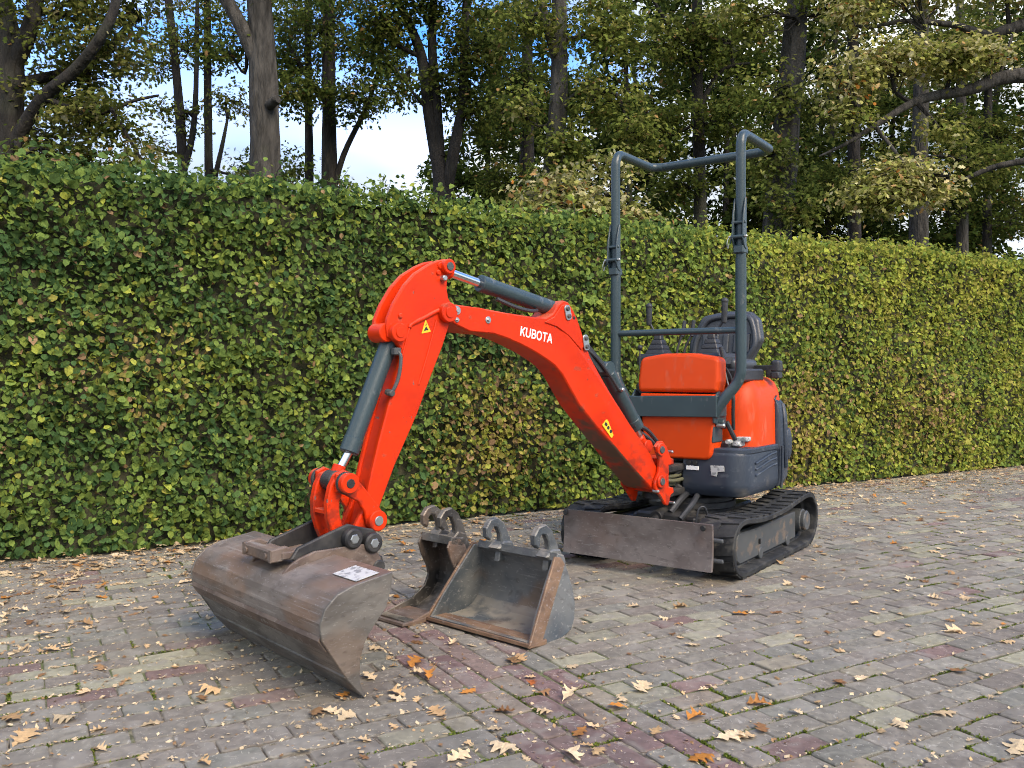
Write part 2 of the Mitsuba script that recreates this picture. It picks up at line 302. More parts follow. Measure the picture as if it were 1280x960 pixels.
BL, BW = 0.1795, 0.0865
def brick(cx, cy, along_x, L=BL, Wd=BW, seed=0):
    r = np.random.default_rng(seed); h = 0.055; r.random()
    l, w = L / 2 - abs(r.normal(0, .002)) + .0008, Wd / 2 - abs(r.normal(0, .0014))
    c = 0.0032
    ring = []
    for (sx, sy) in ((-1, -1), (1, -1), (1, 1), (-1, 1)):            # corners a little knocked off, the long sides uneven
        k = 0.004 + r.random() * 0.006
        a, b = (np.array([sx * l, sy * (w - k)]), np.array([sx * (l - k), sy * w]))
        ring += [a, b] if sx * sy > 0 else [b, a]
    ring = np.array(ring)
    out = []
    for q in range(8):
        p0, p1 = ring[q], ring[(q + 1) % 8]; out.append(p0)
        if np.linalg.norm(p1 - p0) > 0.1:
            for t in (0.2, 0.4, 0.6, 0.8):
                nn = np.array([-(p1 - p0)[1], (p1 - p0)[0]]); nn /= np.linalg.norm(nn); out.append(p0 + (p1 - p0) * t + nn * r.normal(-.0002, 0.0014))
    ring = np.array(out); n = len(ring)
    rows = [np.c_[ring, np.full(n, -h)], np.c_[ring, np.full(n, -c)], np.c_[ring * (1 - c * np.array([1 / l, 1 / w])), np.full(n, 0.0)]]
    v = np.vstack(rows + [[[0, 0, 0.0008]]]); i = np.arange(n); j = (i + 1) % n; f = []
    for k in range(2):
        f += [np.stack([k * n + i, k * n + j, (k + 1) * n + j], 1), np.stack([k * n + i, (k + 1) * n + j, (k + 1) * n + i], 1)]
    f += [np.stack([2 * n + i, 2 * n + j, 0 * i + 3 * n], 1)]
    v[:, 2] += v[:, 0] * r.normal(0, .009) + v[:, 1] * r.normal(0, .015) + r.normal(0, .0012)
    a = r.normal(0, .010) + (0 if along_x else math.pi / 2); ca, sa = math.cos(a), math.sin(a)
    v[:, :2] = v[:, :2] @ np.array([[ca, sa], [-sa, ca]])
    v[:, :2] += [cx + r.normal(0, .0012), cy + r.normal(0, .0012)]
    v[:, 2] += 0.006 * (meshkit.fbm(np.array([[cx * 0.9, cy * 0.9, 0.3]]), 2, 5)[0] - .5)
    return v, np.vstack(f)
def visible_ground(x, y, mr=1.35, near=1.35):
    p = np.array([x, y]); r, f = p @ RGT, p @ FWD
    return f > near - 0.25 and abs(r) < 0.60 * f + mr
bricks = []
BX0, BX1, ROW, COL = 1.098, 1.524, 0.0905, 0.1835
k = 0
y = 0.72 - 6 * ROW
while y < 4.98:
    off = rng.random() * .05 + (COL / 2 if k % 2 else 0)
    for side in (-1, 1):
        x = (BX0 - COL * .5 - .004 - (COL / 2 if k % 2 else 0)) if side < 0 else (BX1 + COL * .5 + .004 + (COL / 2 if k % 2 else 0))
        if k % 2:                                                     # every other row starts at the strip with a half brick
            hx = BX0 - COL / 4 - .003 if side < 0 else BX1 + COL / 4 + .003
            if visible_ground(hx, y): bricks.append((hx, y, True, BL / 2 - .004, None))
            x = hx + side * (COL * .75)
        while -2.4 < x < 14:
            if visible_ground(x, y): bricks.append((x + rng.normal(0, .0015), y + .004 * math.sin(x * 1.7 + y * 5), True, BL, None))
            x += side * COL
    y += ROW; k += 1
nb = 5; wstrip = (BX1 - BX0) / nb
for c in range(nb):
    y = 0.2 + (c % 2) * COL / 2 + rng.random() * .03
    while y < 5.0:
        if visible_ground(BX0, y): bricks.append((BX0 + (c + .5) * wstrip, y, False, BL, 'strip'))
        y += COL
bm, bsize = [], []
for i, (x, y, ax, L, tag) in enumerate(bricks):
    v, f = brick(x, y, ax, L, BW if tag is None else wstrip - .006, 1000 + i)
    q = rng.random(); big = meshkit.fbm(np.array([[x * .8, y * .8, 0]]), 3, 2)[0]
    u = q * 0.72 if q < .86 else rng.uniform(.80, .93)
    if tag: u = rng.choice([rng.uniform(.2, .45), rng.uniform(.3, .6), rng.uniform(.92, .95), rng.uniform(.93, .98), rng.uniform(.93, .98)])
    elif rng.random() < .03: u = .95
    uv = np.tile([u, np.clip(rng.normal(.5, .22) + (big - .5) * .5, 0, 1)], (len(v), 1))
    bm.append((v, f, uv)); p = np.array([x, y]); d = np.hypot(*p) ; r_, f_ = p @ RGT, p @ FWD
    inside = abs(r_) < .593 * f_ - .02 and f_ > 2.08
    bsize.append(d if inside else d + 100)
order = np.argsort(bsize)
def merge(parts):
    n = np.cumsum([0] + [len(p[0]) for p in parts])
    return np.vstack([p[0] for p in parts]), np.vstack([p[1] + a for p, a in zip(parts, n)]), np.vstack([p[2] for p in parts])
for i in order[:300]:
    v, f, uv = bm[i]; obj('brick', (v, f), 'brick_clay', PAVE, uv=uv)
v, f, uv = merge([bm[i] for i in order[300:]])
obj('further_bricks', (v, f), 'brick_clay', PAVE, uv=uv, kind='stuff', label='the many bricks of the paving further off')

# moss in the joints
def scatter_bits(P, size, seed, zs=0.4, tri=2):
    "small crumpled quads or tufts standing at the points P (n x 3)"
    r = np.random.default_rng(seed); n = len(P); size = np.broadcast_to(size, (n,))
    a = r.random(n) * 2 * np.pi; dx = np.stack([np.cos(a), np.sin(a), r.normal(0, zs, n)], 1); dy = np.stack([-np.sin(a), np.cos(a), r.normal(0, zs, n)], 1)
    s = size[:, None]; q = r.uniform(.5, 1.0, (n, 1))
    v = np.stack([P - dx * s, P - dy * s * q, P + dx * s, P + dy * s * q], 1)
    i = np.arange(n) * 4
    return v.reshape(-1, 3), np.vstack([np.stack([i, i + 1, i + 2], 1), np.stack([i, i + 2, i + 3], 1)])
jp = []
for (x, y, ax, L, tag) in bricks:
    m = meshkit.fbm(np.array([[x * 1.1, y * 1.1, 7.0]]), 3, 12)[0] + rng.normal(0, .07) + (0.07 if .6 < x < 3.2 and y < 2.2 else -.02)
    if m > .57:
        n = int(rng.integers(60, 190)); s = rng.uniform(-.5, .5); w = rng.uniform(.1, .4)
        t = np.clip(rng.normal(s, w, n), -.52, .52)
        a = np.stack([t * L, np.full(n, .045) + rng.normal(0, .0028, n)], 1)
        if rng.random() < .35: a = np.stack([np.full(n, L / 2 + .003) + rng.normal(0, .004, n), rng.uniform(-.5, .5, n) * BW], 1)
        if not ax: a = a[:, ::-1]
        jp.append(np.c_[a + [x, y], rng.uniform(-.008, .002, n)])
jp = np.vstack(jp); v, f = scatter_bits(jp, rng.uniform(.0016, .0042, len(jp)), 5, .7)
uv = np.repeat(rng.random((len(jp), 2)), 4, 0)
obj('joint_moss', (v, f), 'moss_green', uv=uv, label='green moss growing in the joints between the paving bricks', kind='stuff', category='moss')

# ------------------------------------------------------------------ hedge
HY, HT, HX0, HX1, HH = 4.97, 0.95, -2.2, 13.5, 2.03     # front face, depth, ends, height
def leaf_shape(n_side=2):
    # base, left 1, left 2, tip, right 2, right 1, midrib point
    return np.array([[0, 0, 0], [.26, .36, .10], [.66, .34, .12], [1, 0, -.06], [.66, -.34, .12], [.26, -.36, .10], [.48, 0, 0]]) , \
        np.array([[0, 6, 1], [1, 6, 2], [2, 6, 3], [3, 6, 4], [4, 6, 5], [5, 6, 0]])
def leaves(P, N, size, seed, spread=0.6, hang=0.3, shape=None):
    "a leaf at each point P, facing roughly along N"
    r = np.random.default_rng(seed); S, F = shape or leaf_shape(); n = len(P)
    N = N + r.normal(0, spread, (n, 3)); N /= np.linalg.norm(N, axis=1, keepdims=True)
    a = r.normal(0, 1, (n, 3)); a[:, 2] -= hang * 3; a -= N * (a * N).sum(1, keepdims=True); a /= np.linalg.norm(a, axis=1, keepdims=True)
    b = np.cross(N, a); s = np.broadcast_to(size, (n,))[:, None, None]
    w = r.uniform(.85, 1.15, (n, 1, 1)); cv = r.uniform(.2, 1.6, (n, 1, 1))
    v = P[:, None] + s * ((S[None, :, 0:1] - .5) * a[:, None] + S[None, :, 1:2] * w * b[:, None] + S[None, :, 2:3] * cv * N[:, None])
    return v.reshape(-1, 3), (F[None] + (np.arange(n) * len(S))[:, None, None]).reshape(-1, 3)
def bulge(x, z, seed=0):
    p = np.stack([x * 1.0, z * 1.3, np.full_like(x, seed)], -1); q = np.stack([x * 5, z * 5, np.full_like(x, seed + 3.0)], -1)
    return 0.12 * (meshkit.fbm(p, 3, 4) - .5) + 0.10 * (meshkit.fbm(q, 2, 6) - .5)
def top_of(x):
    return HH + 0.10 * (meshkit.fbm(np.stack([x * .6, 0 * x, 0 * x], -1), 3, 8) - .5) + 0.07 * (meshkit.fbm(np.stack([x * 4, 0 * x, 0 * x + 2], -1), 2, 18) - .5)
nf = 100000
hx = HX0 + (HX1 - HX0) * rng.random(nf) ** 1.25; hz = rng.random(nf) * HH
hz = hz * top_of(hx) / HH
dep = rng.exponential(.042, nf) - 0.03
fringe = np.clip((0.22 - hz) / .22, 0, 1)
P1 = np.stack([hx, HY + bulge(hx, hz) + dep + .05 * fringe * rng.random(nf), np.maximum(hz, .03)], 1); N1 = np.tile([-.05, -1, .45], (nf, 1))
nt = 26000; tx = HX0 + (HX1 - HX0) * rng.random(nt) ** 1.2; ty = rng.random(nt) * HT
P2 = np.stack([tx, HY + ty, top_of(tx) + rng.normal(0, .025, nt) + rng.exponential(.022, nt) + .05 * (meshkit.fbm(np.stack([tx * 4, ty * 4, 0 * tx], -1), 2, 9) - .5)], 1); N2 = np.tile([0, -.4, 1.0], (nt, 1))
nbk = 9000; bx = rng.uniform(HX0, HX1, nbk); bz = rng.random(nbk) * HH
P3 = np.stack([bx, HY + HT + bulge(bx, bz, 9.0) - rng.exponential(.03, nbk), np.maximum(bz, .03)], 1); N3 = np.tile([0, 1, .4], (nbk, 1))
shoots, sp_, sn_ = [], [], []
r = np.random.default_rng(88)
for x in rng.uniform(HX0, 9.5, 110):                       # young shoots that have grown past the last clipping
    y = HY + rng.uniform(.0, .5); z = float(top_of(np.array([x]))[0]) - .02; L = rng.uniform(.06, .19); dx, dy = rng.normal(0, .3, 2) * L
    P_ = np.array([[x, y, z], [x + dx * .4, y + dy * .4, z + L * .6], [x + dx, y + dy, z + L]]); shoots.append(tube(P_, [.003, .0022, .001], 4, False))
    for t in np.linspace(.25, 1, 6): sp_.append(P_[0] + (P_[2] - P_[0]) * t + rng.normal(0, .012, 3)); sn_.append(rng.normal(0, .5, 3) + [0, -.2, .8])
for k_ in range(320):                                      # cut twig ends on the face
    x, z = rng.uniform(HX0, 9.0), rng.uniform(.1, 1.9); y = HY + float(bulge(np.array([x]), np.array([z]))[0])
    shoots.append(tube([[x, y + .08, z - .03], [x + rng.normal(0, .03), y - rng.uniform(.0, .04), z + rng.normal(0.02, .03)]], [.004, .0022], 4, False))
HP, HN = np.vstack([P1, P2, P3, np.array(sp_)]), np.vstack([N1, N2, N3, np.array(sn_)])
au = meshkit.fbm(HP * [.75, .75, 1.1] + [4, 0, 2], 4, 21); au2 = meshkit.fbm(HP * 3.2, 3, 23)
right = np.clip((HP[:, 0] - 1.5) / 6, 0, 1)  # lifts leaf colour to the right: autumn yellowing plus painted-in sunlight
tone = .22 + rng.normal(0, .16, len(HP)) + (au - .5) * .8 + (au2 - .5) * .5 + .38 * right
def blob(x, z, rx, rz): return np.exp(-((HP[:, 0] - x) / rx) ** 2 - ((HP[:, 2] - z) / rz) ** 2)
browny = .95 * blob(2.75, .55, .42, .46) + .9 * blob(5.6, .5, .40, .45) + .3 * blob(6.6, .8, 1.6, .5) + .55 * blob(7.2, .55, .5, .35) + .6 * blob(5.0, .35, .3, .3) + .35 * blob(.55, 1.0, .35, .25)
tone = np.where(rng.random(len(HP)) < browny, rng.uniform(.72, .95, len(HP)), np.clip(tone, 0, .80))
pick = rng.random(len(HP)); tone = np.where(pick < .010, rng.uniform(.60, .85, len(HP)), tone); tone = np.where(pick > .992, .93, tone)
size = np.clip(rng.lognormal(-3.38, .27, len(HP)), .018, .066); bri = rng.random(len(HP))
V, Fh = leaves(HP, HN, size, 31, .72, .35)
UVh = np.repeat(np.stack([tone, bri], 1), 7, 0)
HEDGE = 'beech_hedge'; USED[HEDGE] = 0
labels[HEDGE] = {'label': 'long clipped beech hedge with green and yellowing leaves behind the excavator', 'category': 'hedge'}
rel = HP[:, :2]; fr, fl = rel @ FWD, rel @ RGT
show = (fr > 1) & (np.abs(fl) < .58 * fr) & (HP[:, 1] < HY + .02) & (HP[:, 2] > .12)
score = np.where(show, size / fr * (1 + (HY + .03 - HP[:, 1]) * 2.0), 0)
big = np.argsort(-score)[:300]; isbig = np.zeros(len(HP), bool); isbig[big] = True
Fl = leaf_shape()[1]
for i in big:
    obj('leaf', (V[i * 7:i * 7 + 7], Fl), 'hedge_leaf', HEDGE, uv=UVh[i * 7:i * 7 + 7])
rest = np.where(~isbig)[0]
vi = (rest[:, None] * 7 + np.arange(7)).ravel()
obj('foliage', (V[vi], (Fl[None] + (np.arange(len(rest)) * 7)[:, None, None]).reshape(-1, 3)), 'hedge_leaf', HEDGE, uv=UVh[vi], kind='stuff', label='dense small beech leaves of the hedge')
core = []
cx_ = np.linspace(HX0, HX1, 160); cz_ = np.linspace(0, 1, 16); X, Z = np.meshgrid(cx_, cz_)
Z = Z * (top_of(X) - .07); yy = HY + bulge(X, Z) + .055
def grid_faces(nx, ny):
    i = np.arange((nx - 1) * (ny - 1)); a = i + i // (nx - 1)
    return np.vstack([np.stack([a, a + 1, a + nx + 1], 1), np.stack([a, a + nx + 1, a + nx], 1)])
core.append(trimesh.Trimesh(np.stack([X, yy, Z], -1).reshape(-1, 3), grid_faces(160, 16), process=False))
Yt = np.linspace(.05, HT - .05, 8); X2, Y2 = np.meshgrid(cx_, Yt)
core.append(trimesh.Trimesh(np.stack([X2, HY + Y2, top_of(X2) - .07], -1).reshape(-1, 3), grid_faces(160, 8), process=False))
principled('hedge_core_wood', proc(lambda p, n, uv: mix((0.020, 0.026, 0.012), (0.070, 0.064, 0.036), fbm(p.x * 30, p.y * 30, p.z * 30, 4))), 0.95)  # dark brown-green of the dense twigs inside the hedge
obj('twigs', shoots, 'dark_bark', HEDGE, smooth=False, kind='stuff', label='fine twigs and young shoots of the hedge')
obj('dense_inside', core, 'hedge_core_wood', HEDGE, smooth=False, kind='stuff', label='dark twiggy inside of the hedge')
st = []
r = np.random.default_rng(77)
for x in np.arange(HX0 + .05, HX1, .16):
    x += r.normal(0, .03); y = HY + .16 + r.normal(0, .03)
    st.append(tube([[x, y, -.05], [x + r.normal(0, .03), y - .02, .2], [x + r.normal(0, .06), y - .03, .5]], [.014, .012, .009], 6))
obj('stems', st, 'dark_bark', HEDGE, kind='stuff', label='thin stems at the foot of the hedge')

# ------------------------------------------------------------------ trees
OAK = (np.array([[0, 0, 0], [.22, .13, .03], [.36, .30, .08], [.50, .14, .04], [.70, .28, .06], [1, 0, -.10], [.70, -.28, .06], [.50, -.14, .04], [.36, -.30, .08], [.22, -.13, .03]]),
       np.array([[0, 9, 1], [9, 3, 1], [1, 3, 2], [9, 7, 3], [9, 8, 7], [7, 4, 3], [7, 6, 4], [6, 5, 4]]))
PLAIN = (np.array([[0, 0, 0], [.5, .3, .08], [1, 0, -.05], [.5, -.3, .08]]), np.array([[0, 3, 1], [3, 2, 1]]))
def path3(pts, n=5):
    P = np.array([[*site(a, b), c] for a, b, c in pts]); return spline(P, n)
def tree(key, label, trunk, radius, limbs=(), crown=(), hue=.3, leaf=.085, per=46, bark_mat='dark_bark', shape=OAK, group=None, seed=1, density=1.0, tone=1.0):
    "trunk: survey points (right, ahead, height); limbs: (points, r0, r1); crown: (right, ahead, height, rx, ry, rz, clusters)"
    r = np.random.default_rng(seed); USED[key] = 0
    labels[key] = {'label': label, 'category': 'tree'}
    if group: labels[key]['group'] = group
    P = path3(trunk); t = np.linspace(0, 1, len(P))
    ra = radius * (1 - .5 * t); ra[0] *= 1.25
    m = tube(P, ra, 14)
    q = np.array(m.vertices); c = meshkit.fbm(q * [3, 3, 1.2], 3, seed) - .5
    near = P[np.argmin(((q[:, None, :] - P[None]) ** 2).sum(2), 1)]; m.vertices = near + (q - near) * (1 + .28 * c[:, None])
    obj('trunk', m, bark_mat, key, smooth=60)
    pool = [(P, ra)]
    for (pts, r0, r1) in limbs:
        L = path3(pts); rr = np.linspace(r0, r1, len(L)); obj('limb', tube(L, rr, 9), bark_mat, key, smooth=60); pool.append((L, rr))
    allp = np.vstack([p for p, _ in pool]); cl, tw = [], []
    for (a, b, h, rx, ry, rz, n) in crown:
        n = max(1, int(n * density * 1.55)); o = r.normal(0, 1, (n, 3)); o /= np.linalg.norm(o, axis=1, keepdims=True); o *= (r.random((n, 1)) ** .45)
        cen = np.array([*site(a, b), h])
        cl.append(cen + np.c_[o[:, :1] * rx * RGT[0] + o[:, 1:2] * ry * FWD[0], o[:, :1] * rx * RGT[1] + o[:, 1:2] * ry * FWD[1], o[:, 2:] * rz])
        d = ((allp - cen) ** 2).sum(1); s = allp[np.argmin(d)]
        mid = (s + cen) / 2 + r.normal(0, .12, 3); B = spline(np.array([s, mid, cen]), 4); tw.append(tube(B, np.linspace(.030, .014, len(B)), 5, False))
        for k in range(n):
            if r.random() < .55:
                j = B[r.integers(3, len(B))]; e = cl[-1][k]; mm = (j + e) / 2 + r.normal(0, .06, 3)
                tw.append(tube([j, mm, e], [.011, .008, .004], 3, False))
    if tw: obj('twigs', tw, 'dark_bark', key, smooth=False, kind='stuff')
    if cl:
        C = np.vstack(cl); n = len(C) * per; k = np.repeat(np.arange(len(C)), per)
        sc = r.uniform(.14, .26, len(C))[k] * (leaf / .10) ** .5
        o = r.normal(0, 1, (n, 3)) * [1, 1, .55]; P_ = C[k] + o * sc[:, None] * .8
        ch = r.normal(0, .10, len(C)); u = np.clip(hue + ch[k] + r.normal(0, .10, n), 0, 1); u = np.where(r.random(n) < .02, .93, u)
        N_ = np.tile([0, 0, 1.0], (n, 1)) + o * .4
        v, f = leaves(P_, N_, r.uniform(.7, 1.25, n) * leaf, seed + 50, .55, .25, shape)
        obj('crown', (v, f), 'oak_leaf', key, uv=np.repeat(np.stack([u, (r.random(n) * 1.3 + .65) * tone - .65], 1), len(shape[0]), 0), kind='stuff')  # tone puts light into leaf colour: backlit left trees darker, sunlit right ones brighter
    return key
tree('oak_tree', 'dark oak at the left edge with a long curved limb over the hedge', [(-5.34, 9, -.1), (-5.32, 9, 1.6), (-5.28, 9, 3.2), (-5.24, 9, 4.25), (-5.5, 9.1, 5.4), (-5.7, 9.2, 7.0)], .19,
     limbs=[([(-5.27, 9, 4.0), (-5.0, 8.95, 4.5), (-4.86, 8.9, 5.0), (-4.6, 8.8, 5.8)], .10, .05),
            ([(-5.28, 9, 3.1), (-5.02, 8.9, 3.5), (-4.75, 8.8, 3.78), (-4.40, 8.7, 4.0), (-4.10, 8.6, 4.28), (-3.95, 8.6, 4.62), (-3.92, 8.6, 5.2)], .075, .04),
            ([(-5.26, 9, 3.95), (-4.95, 9.2, 4.1), (-4.70, 9.3, 4.22), (-4.42, 9.4, 4.45), (-4.2, 9.5, 4.8)], .06, .03),
            ([(-4.75, 8.8, 3.74), (-4.3, 8.9, 3.62), (-3.95, 9.0, 3.78), (-3.68, 9.0, 3.84)], .032, .012),
            ([(-5.1, 8.9, 3.35), (-4.95, 8.7, 3.1), (-4.8, 8.6, 2.8)], .035, .02)],
     crown=[(-4.75, 9.1, 4.75, .75, .7, .50, 34), (-4.95, 9.4, 3.95, .5, .6, .38, 22), (-4.30, 8.9, 3.55, .50, .5, .24, 18), (-4.6, 9, 3.15, .45, .4, .22, 14), (-5.0, 8.9, 5.6, .9, .8, .5, 26), (-4.15, 9, 4.30, .32, .4, .25, 9), (-4.0, 9, 5.3, .5, .5, .3, 12), (-3.85, 9, 3.15, .3, .3, .14, 6), (-5.1, 9.6, 3.4, .4, .5, .35, 14), (-4.55, 9.3, 4.2, .5, .5, .3, 16), (-4.2, 9.3, 4.9, .4, .4, .3, 12)],
     hue=.45, leaf=.070, per=42, seed=3, tone=0.62)
tree('slender_tree', 'slender forked young tree against the white cloud, right of the left oak', [(-5.33, 14, -.1), (-5.34, 14, 2.5), (-5.34, 14, 4.2), (-5.42, 14, 5.6), (-5.62, 14, 7.4)], .11,
     limbs=[([(-5.33, 14, 4.2), (-5.18, 14, 4.8), (-5.12, 14, 5.6), (-5.10, 14, 7)], .06, .03)],
     crown=[(-5.5, 14, 6.3, .55, .5, .40, 12), (-5.7, 14, 5.2, .30, .4, .25, 6), (-5.95, 14, 6.0, .4, .4, .25, 7), (-5.25, 14, 5.1, .25, .3, .3, 5), (-5.9, 14, 4.6, .35, .3, .22, 5), (-5.4, 14, 7.2, .7, .6, .3, 10)], hue=.45, leaf=.075, per=38, seed=4, tone=0.75)
tree('slender_tree_001', 'slender dark tree between the forked young tree and the thick grey trunk', [(-4.98, 14.5, -.1), (-5.05, 14.5, 2.5), (-5.1, 14.5, 5.0), (-5.12, 14.5, 8)], .10,
     limbs=[([(-5.02, 14.5, 4.1), (-4.84, 14.4, 4.7), (-4.74, 14.4, 5.2)], .05, .02)],
     crown=[(-5.0, 14.5, 6.4, .55, .5, .40, 14), (-4.7, 14.5, 5.5, .45, .4, .3, 9), (-4.6, 14.3, 6.6, .6, .5, .45, 14), (-5.1, 14.5, 7.3, .7, .6, .3, 10), (-4.5, 14.5, 4.2, .30, .3, .2, 5)], hue=.42, leaf=.075, per=38, seed=5, tone=0.75)
tree('grey_trunk_tree', 'thick grey trunk standing alone above the hedge left of the digging arm', [(-3.40, 12, -.1), (-3.40, 12, 2.2), (-3.42, 12, 3.9), (-3.46, 12, 5.2), (-3.52, 12, 6.3), (-3.6, 12, 8.5)], .27,
     limbs=[([(-3.46, 12, 5.1), (-3.72, 11.9, 5.7), (-3.98, 11.8, 6.2), (-4.3, 11.7, 7.0)], .12, .07), ([(-3.32, 11.84, 4.62), (-3.22, 11.74, 4.65), (-3.17, 11.71, 4.66)], .075, .055)],
     crown=[(-3.9, 11.8, 6.5, .7, .6, .3, 14), (-3.0, 12, 6.5, .8, .7, .3, 16), (-4.0, 12.2, 5.5, .4, .4, .22, 5), (-3.4, 12, 7.6, 1.4, 1.2, .7, 36)], hue=.32, leaf=.085, bark_mat='grey_bark', seed=6, tone=0.7)
tree('bushy_tree', 'low dark bushy tree at the left foot of the thick grey trunk', [(-5.0, 16, -.1), (-4.95, 16, 2.0), (-4.9, 16, 3.8)], .08,
     crown=[(-4.95, 16, 4.15, .50, .5, .45, 20), (-4.75, 16, 4.75, .35, .4, .35, 11), (-5.3, 16, 3.7, .4, .4, .25, 10), (-4.3, 16.2, 4.2, .4, .4, .6, 14)], hue=.22, leaf=.085, seed=7, tone=0.6)
tree('oak_tree_001', 'dark oak trunk just right of the thick grey trunk', [(-3.62, 17, -.1), (-3.58, 17, 3), (-3.6, 17, 6), (-3.62, 17, 9.5)], .21,
     limbs=[([(-3.6, 17, 4.2), (-3.3, 16.9, 5.2), (-2.8, 16.8, 6.2), (-2.5, 16.8, 7.2)], .07, .03), ([(-3.6, 17, 6.2), (-4.1, 17, 6.9), (-4.5, 17, 7.6)], .07, .03)],
     crown=[(-3.6, 16.8, 7.6, 1.5, 1.3, .8, 60), (-4.1, 16.5, 6.3, .7, .7, .5, 26), (-3.0, 16.6, 6.2, .6, .6, .5, 22), (-3.3, 17, 4.3, .45, .5, .35, 13), (-2.4, 16.5, 7.0, .8, .7, .5, 26), (-4.3, 17, 4.6, .4, .5, .8, 12)], hue=.24, leaf=.09, per=46, seed=8, tone=0.62)
tree('oak_tree_002', 'thin dark trunk in the gap between the thick grey trunk and the next oak', [(-4.12, 17.5, -.1), (-4.1, 17.5, 4), (-4.15, 17.5, 9)], .12, crown=[(-4.3, 17.5, 8, 1.0, .9, .6, 24), (-4.5, 17.3, 7.0, .5, .5, .4, 10)], hue=.24, leaf=.09, seed=9, tone=0.6)
tree('forked_tree', 'dark tree forking into several stems above the hedge over the tip of the boom', [(-1.0, 13, -.1), (-1.02, 13, 2.5), (-1.06, 13, 3.7), (-1.12, 13, 4.2)], .20,
     limbs=[([(-1.12, 13, 4.15), (-1.25, 13, 4.9), (-1.36, 13, 5.7), (-1.6, 13, 6.3), (-2.0, 12.9, 7.0)], .11, .05),
            ([(-1.10, 13, 4.2), (-1.14, 13, 5.0), (-1.20, 13, 6.0), (-1.12, 13, 7.3)], .10, .05),
            ([(-1.0, 13, 3.6), (-.86, 12.9, 4.3), (-.74, 12.9, 5.0), (-.70, 12.9, 6.0), (-.66, 12.9, 7.3)], .10, .05),
            ([(-1.26, 13, 4.9), (-1.45, 12.9, 5.1), (-1.75, 12.8, 5.5)], .03, .015), ([(-1.36, 13, 5.7), (-1.8, 12.9, 5.9), (-2.1, 12.8, 6.2)], .04, .02)],
     crown=[(-1.9, 12.9, 6.2, .65, .6, .45, 26), (-1.2, 12.8, 6.6, .7, .6, .4, 26), (-.5, 12.8, 5.8, .55, .5, .6, 28), (-.6, 13, 4.9, .4, .5, .4, 15), (-1.65, 12.8, 5.2, .35, .4, .3, 9), (-1.6, 12.9, 7.3, 1.4, 1.0, .5, 34), (-.9, 13, 5.4, .3, .4, .4, 8)], hue=.28, leaf=.085, seed=10, tone=0.62)
tree('oak_tree_003', 'grey brown oak trunk with yellowing leaves right of the forked tree', [(.47, 11, -.1), (.47, 11, 2.6), (.52, 11, 3.6), (.60, 11, 4.6), (.60, 11, 6.2), (.62, 11, 8.5)], .155,
     limbs=[([(.58, 11, 4.9), (.40, 10.9, 5.5), (.25, 10.8, 6.2)], .07, .04), ([(.6, 11, 4.3), (.9, 10.8, 4.5), (1.3, 10.7, 4.4)], .03, .012)],
     crown=[(.65, 10.6, 3.75, .32, .3, .32, 11), (.45, 10.6, 3.3, .35, .3, .25, 10), (1.2, 10.8, 5.2, .6, .5, .5, 24), (1.1, 10.7, 4.4, .5, .4, .3, 15), (.2, 10.8, 5.4, .4, .4, .4, 14), (.6, 11, 6.6, 1.2, 1.0, .5, 34), (1.5, 10.7, 3.9, .4, .4, .3, 11), (.05, 10.7, 4.2, .3, .3, .3, 7)], hue=.40, leaf=.075, bark_mat='grey_bark', seed=11, tone=1.0)
tree('oak_tree_004', 'dark oak trunk close behind the grey brown trunk with yellowing leaves', [(.30, 16, -.1), (.30, 16, 4), (.27, 16, 9)], .16, crown=[(.3, 16, 7.5, 1.4, 1.2, .7, 40), (-.2, 15.8, 5.6, .6, .6, .6, 24), (-.1, 15.8, 4.4, .6, .6, .5, 22), (.1, 15.8, 6.4, .7, .7, .4, 20)], hue=.22, leaf=.08, seed=12, tone=0.5)
tree('oak_sapling', 'young oak with orange and yellow autumn leaves just above the hedge behind the boom', [(.6, 8.2, -.1), (.62, 8.2, 1.4), (.66, 8.2, 2.5)], .04,
     crown=[(.20, 8.2, 2.45, .34, .3, .20, 15), (.68, 8.1, 2.45, .36, .3, .20, 17), (1.05, 8.1, 2.35, .26, .3, .20, 11), (.45, 8.2, 2.7, .24, .2, .16, 7), (1.0, 8.2, 2.9, .2, .2, .12, 4)], hue=.66, leaf=.070, seed=13, tone=1.0)
tree('oak_tree_005', 'thin dark trunk seen between the two uprights of the roll bar', [(3.05, 14, -.1), (3.05, 14, 3.5), (3.0, 14, 6), (3.02, 14, 9)], .13,
     limbs=[([(3.02, 14, 5.2), (3.35, 13.9, 5.8), (3.8, 13.8, 5.9)], .05, .02), ([(3.0, 14, 5.8), (2.6, 13.9, 6.4), (2.2, 13.8, 7)], .06, .02)],
     crown=[(2.6, 13.8, 6.2, .8, .7, .6, 34), (3.5, 13.8, 6.3, .7, .6, .6, 30), (2.2, 13.8, 5.0, .6, .6, .5, 24), (3.4, 13.6, 5.0, .6, .6, .4, 22), (2.6, 13.8, 4.0, .5, .5, .4, 16), (3.0, 14, 7.6, 1.3, 1.1, .6, 40)], hue=.32, leaf=.085, seed=14, tone=0.8)
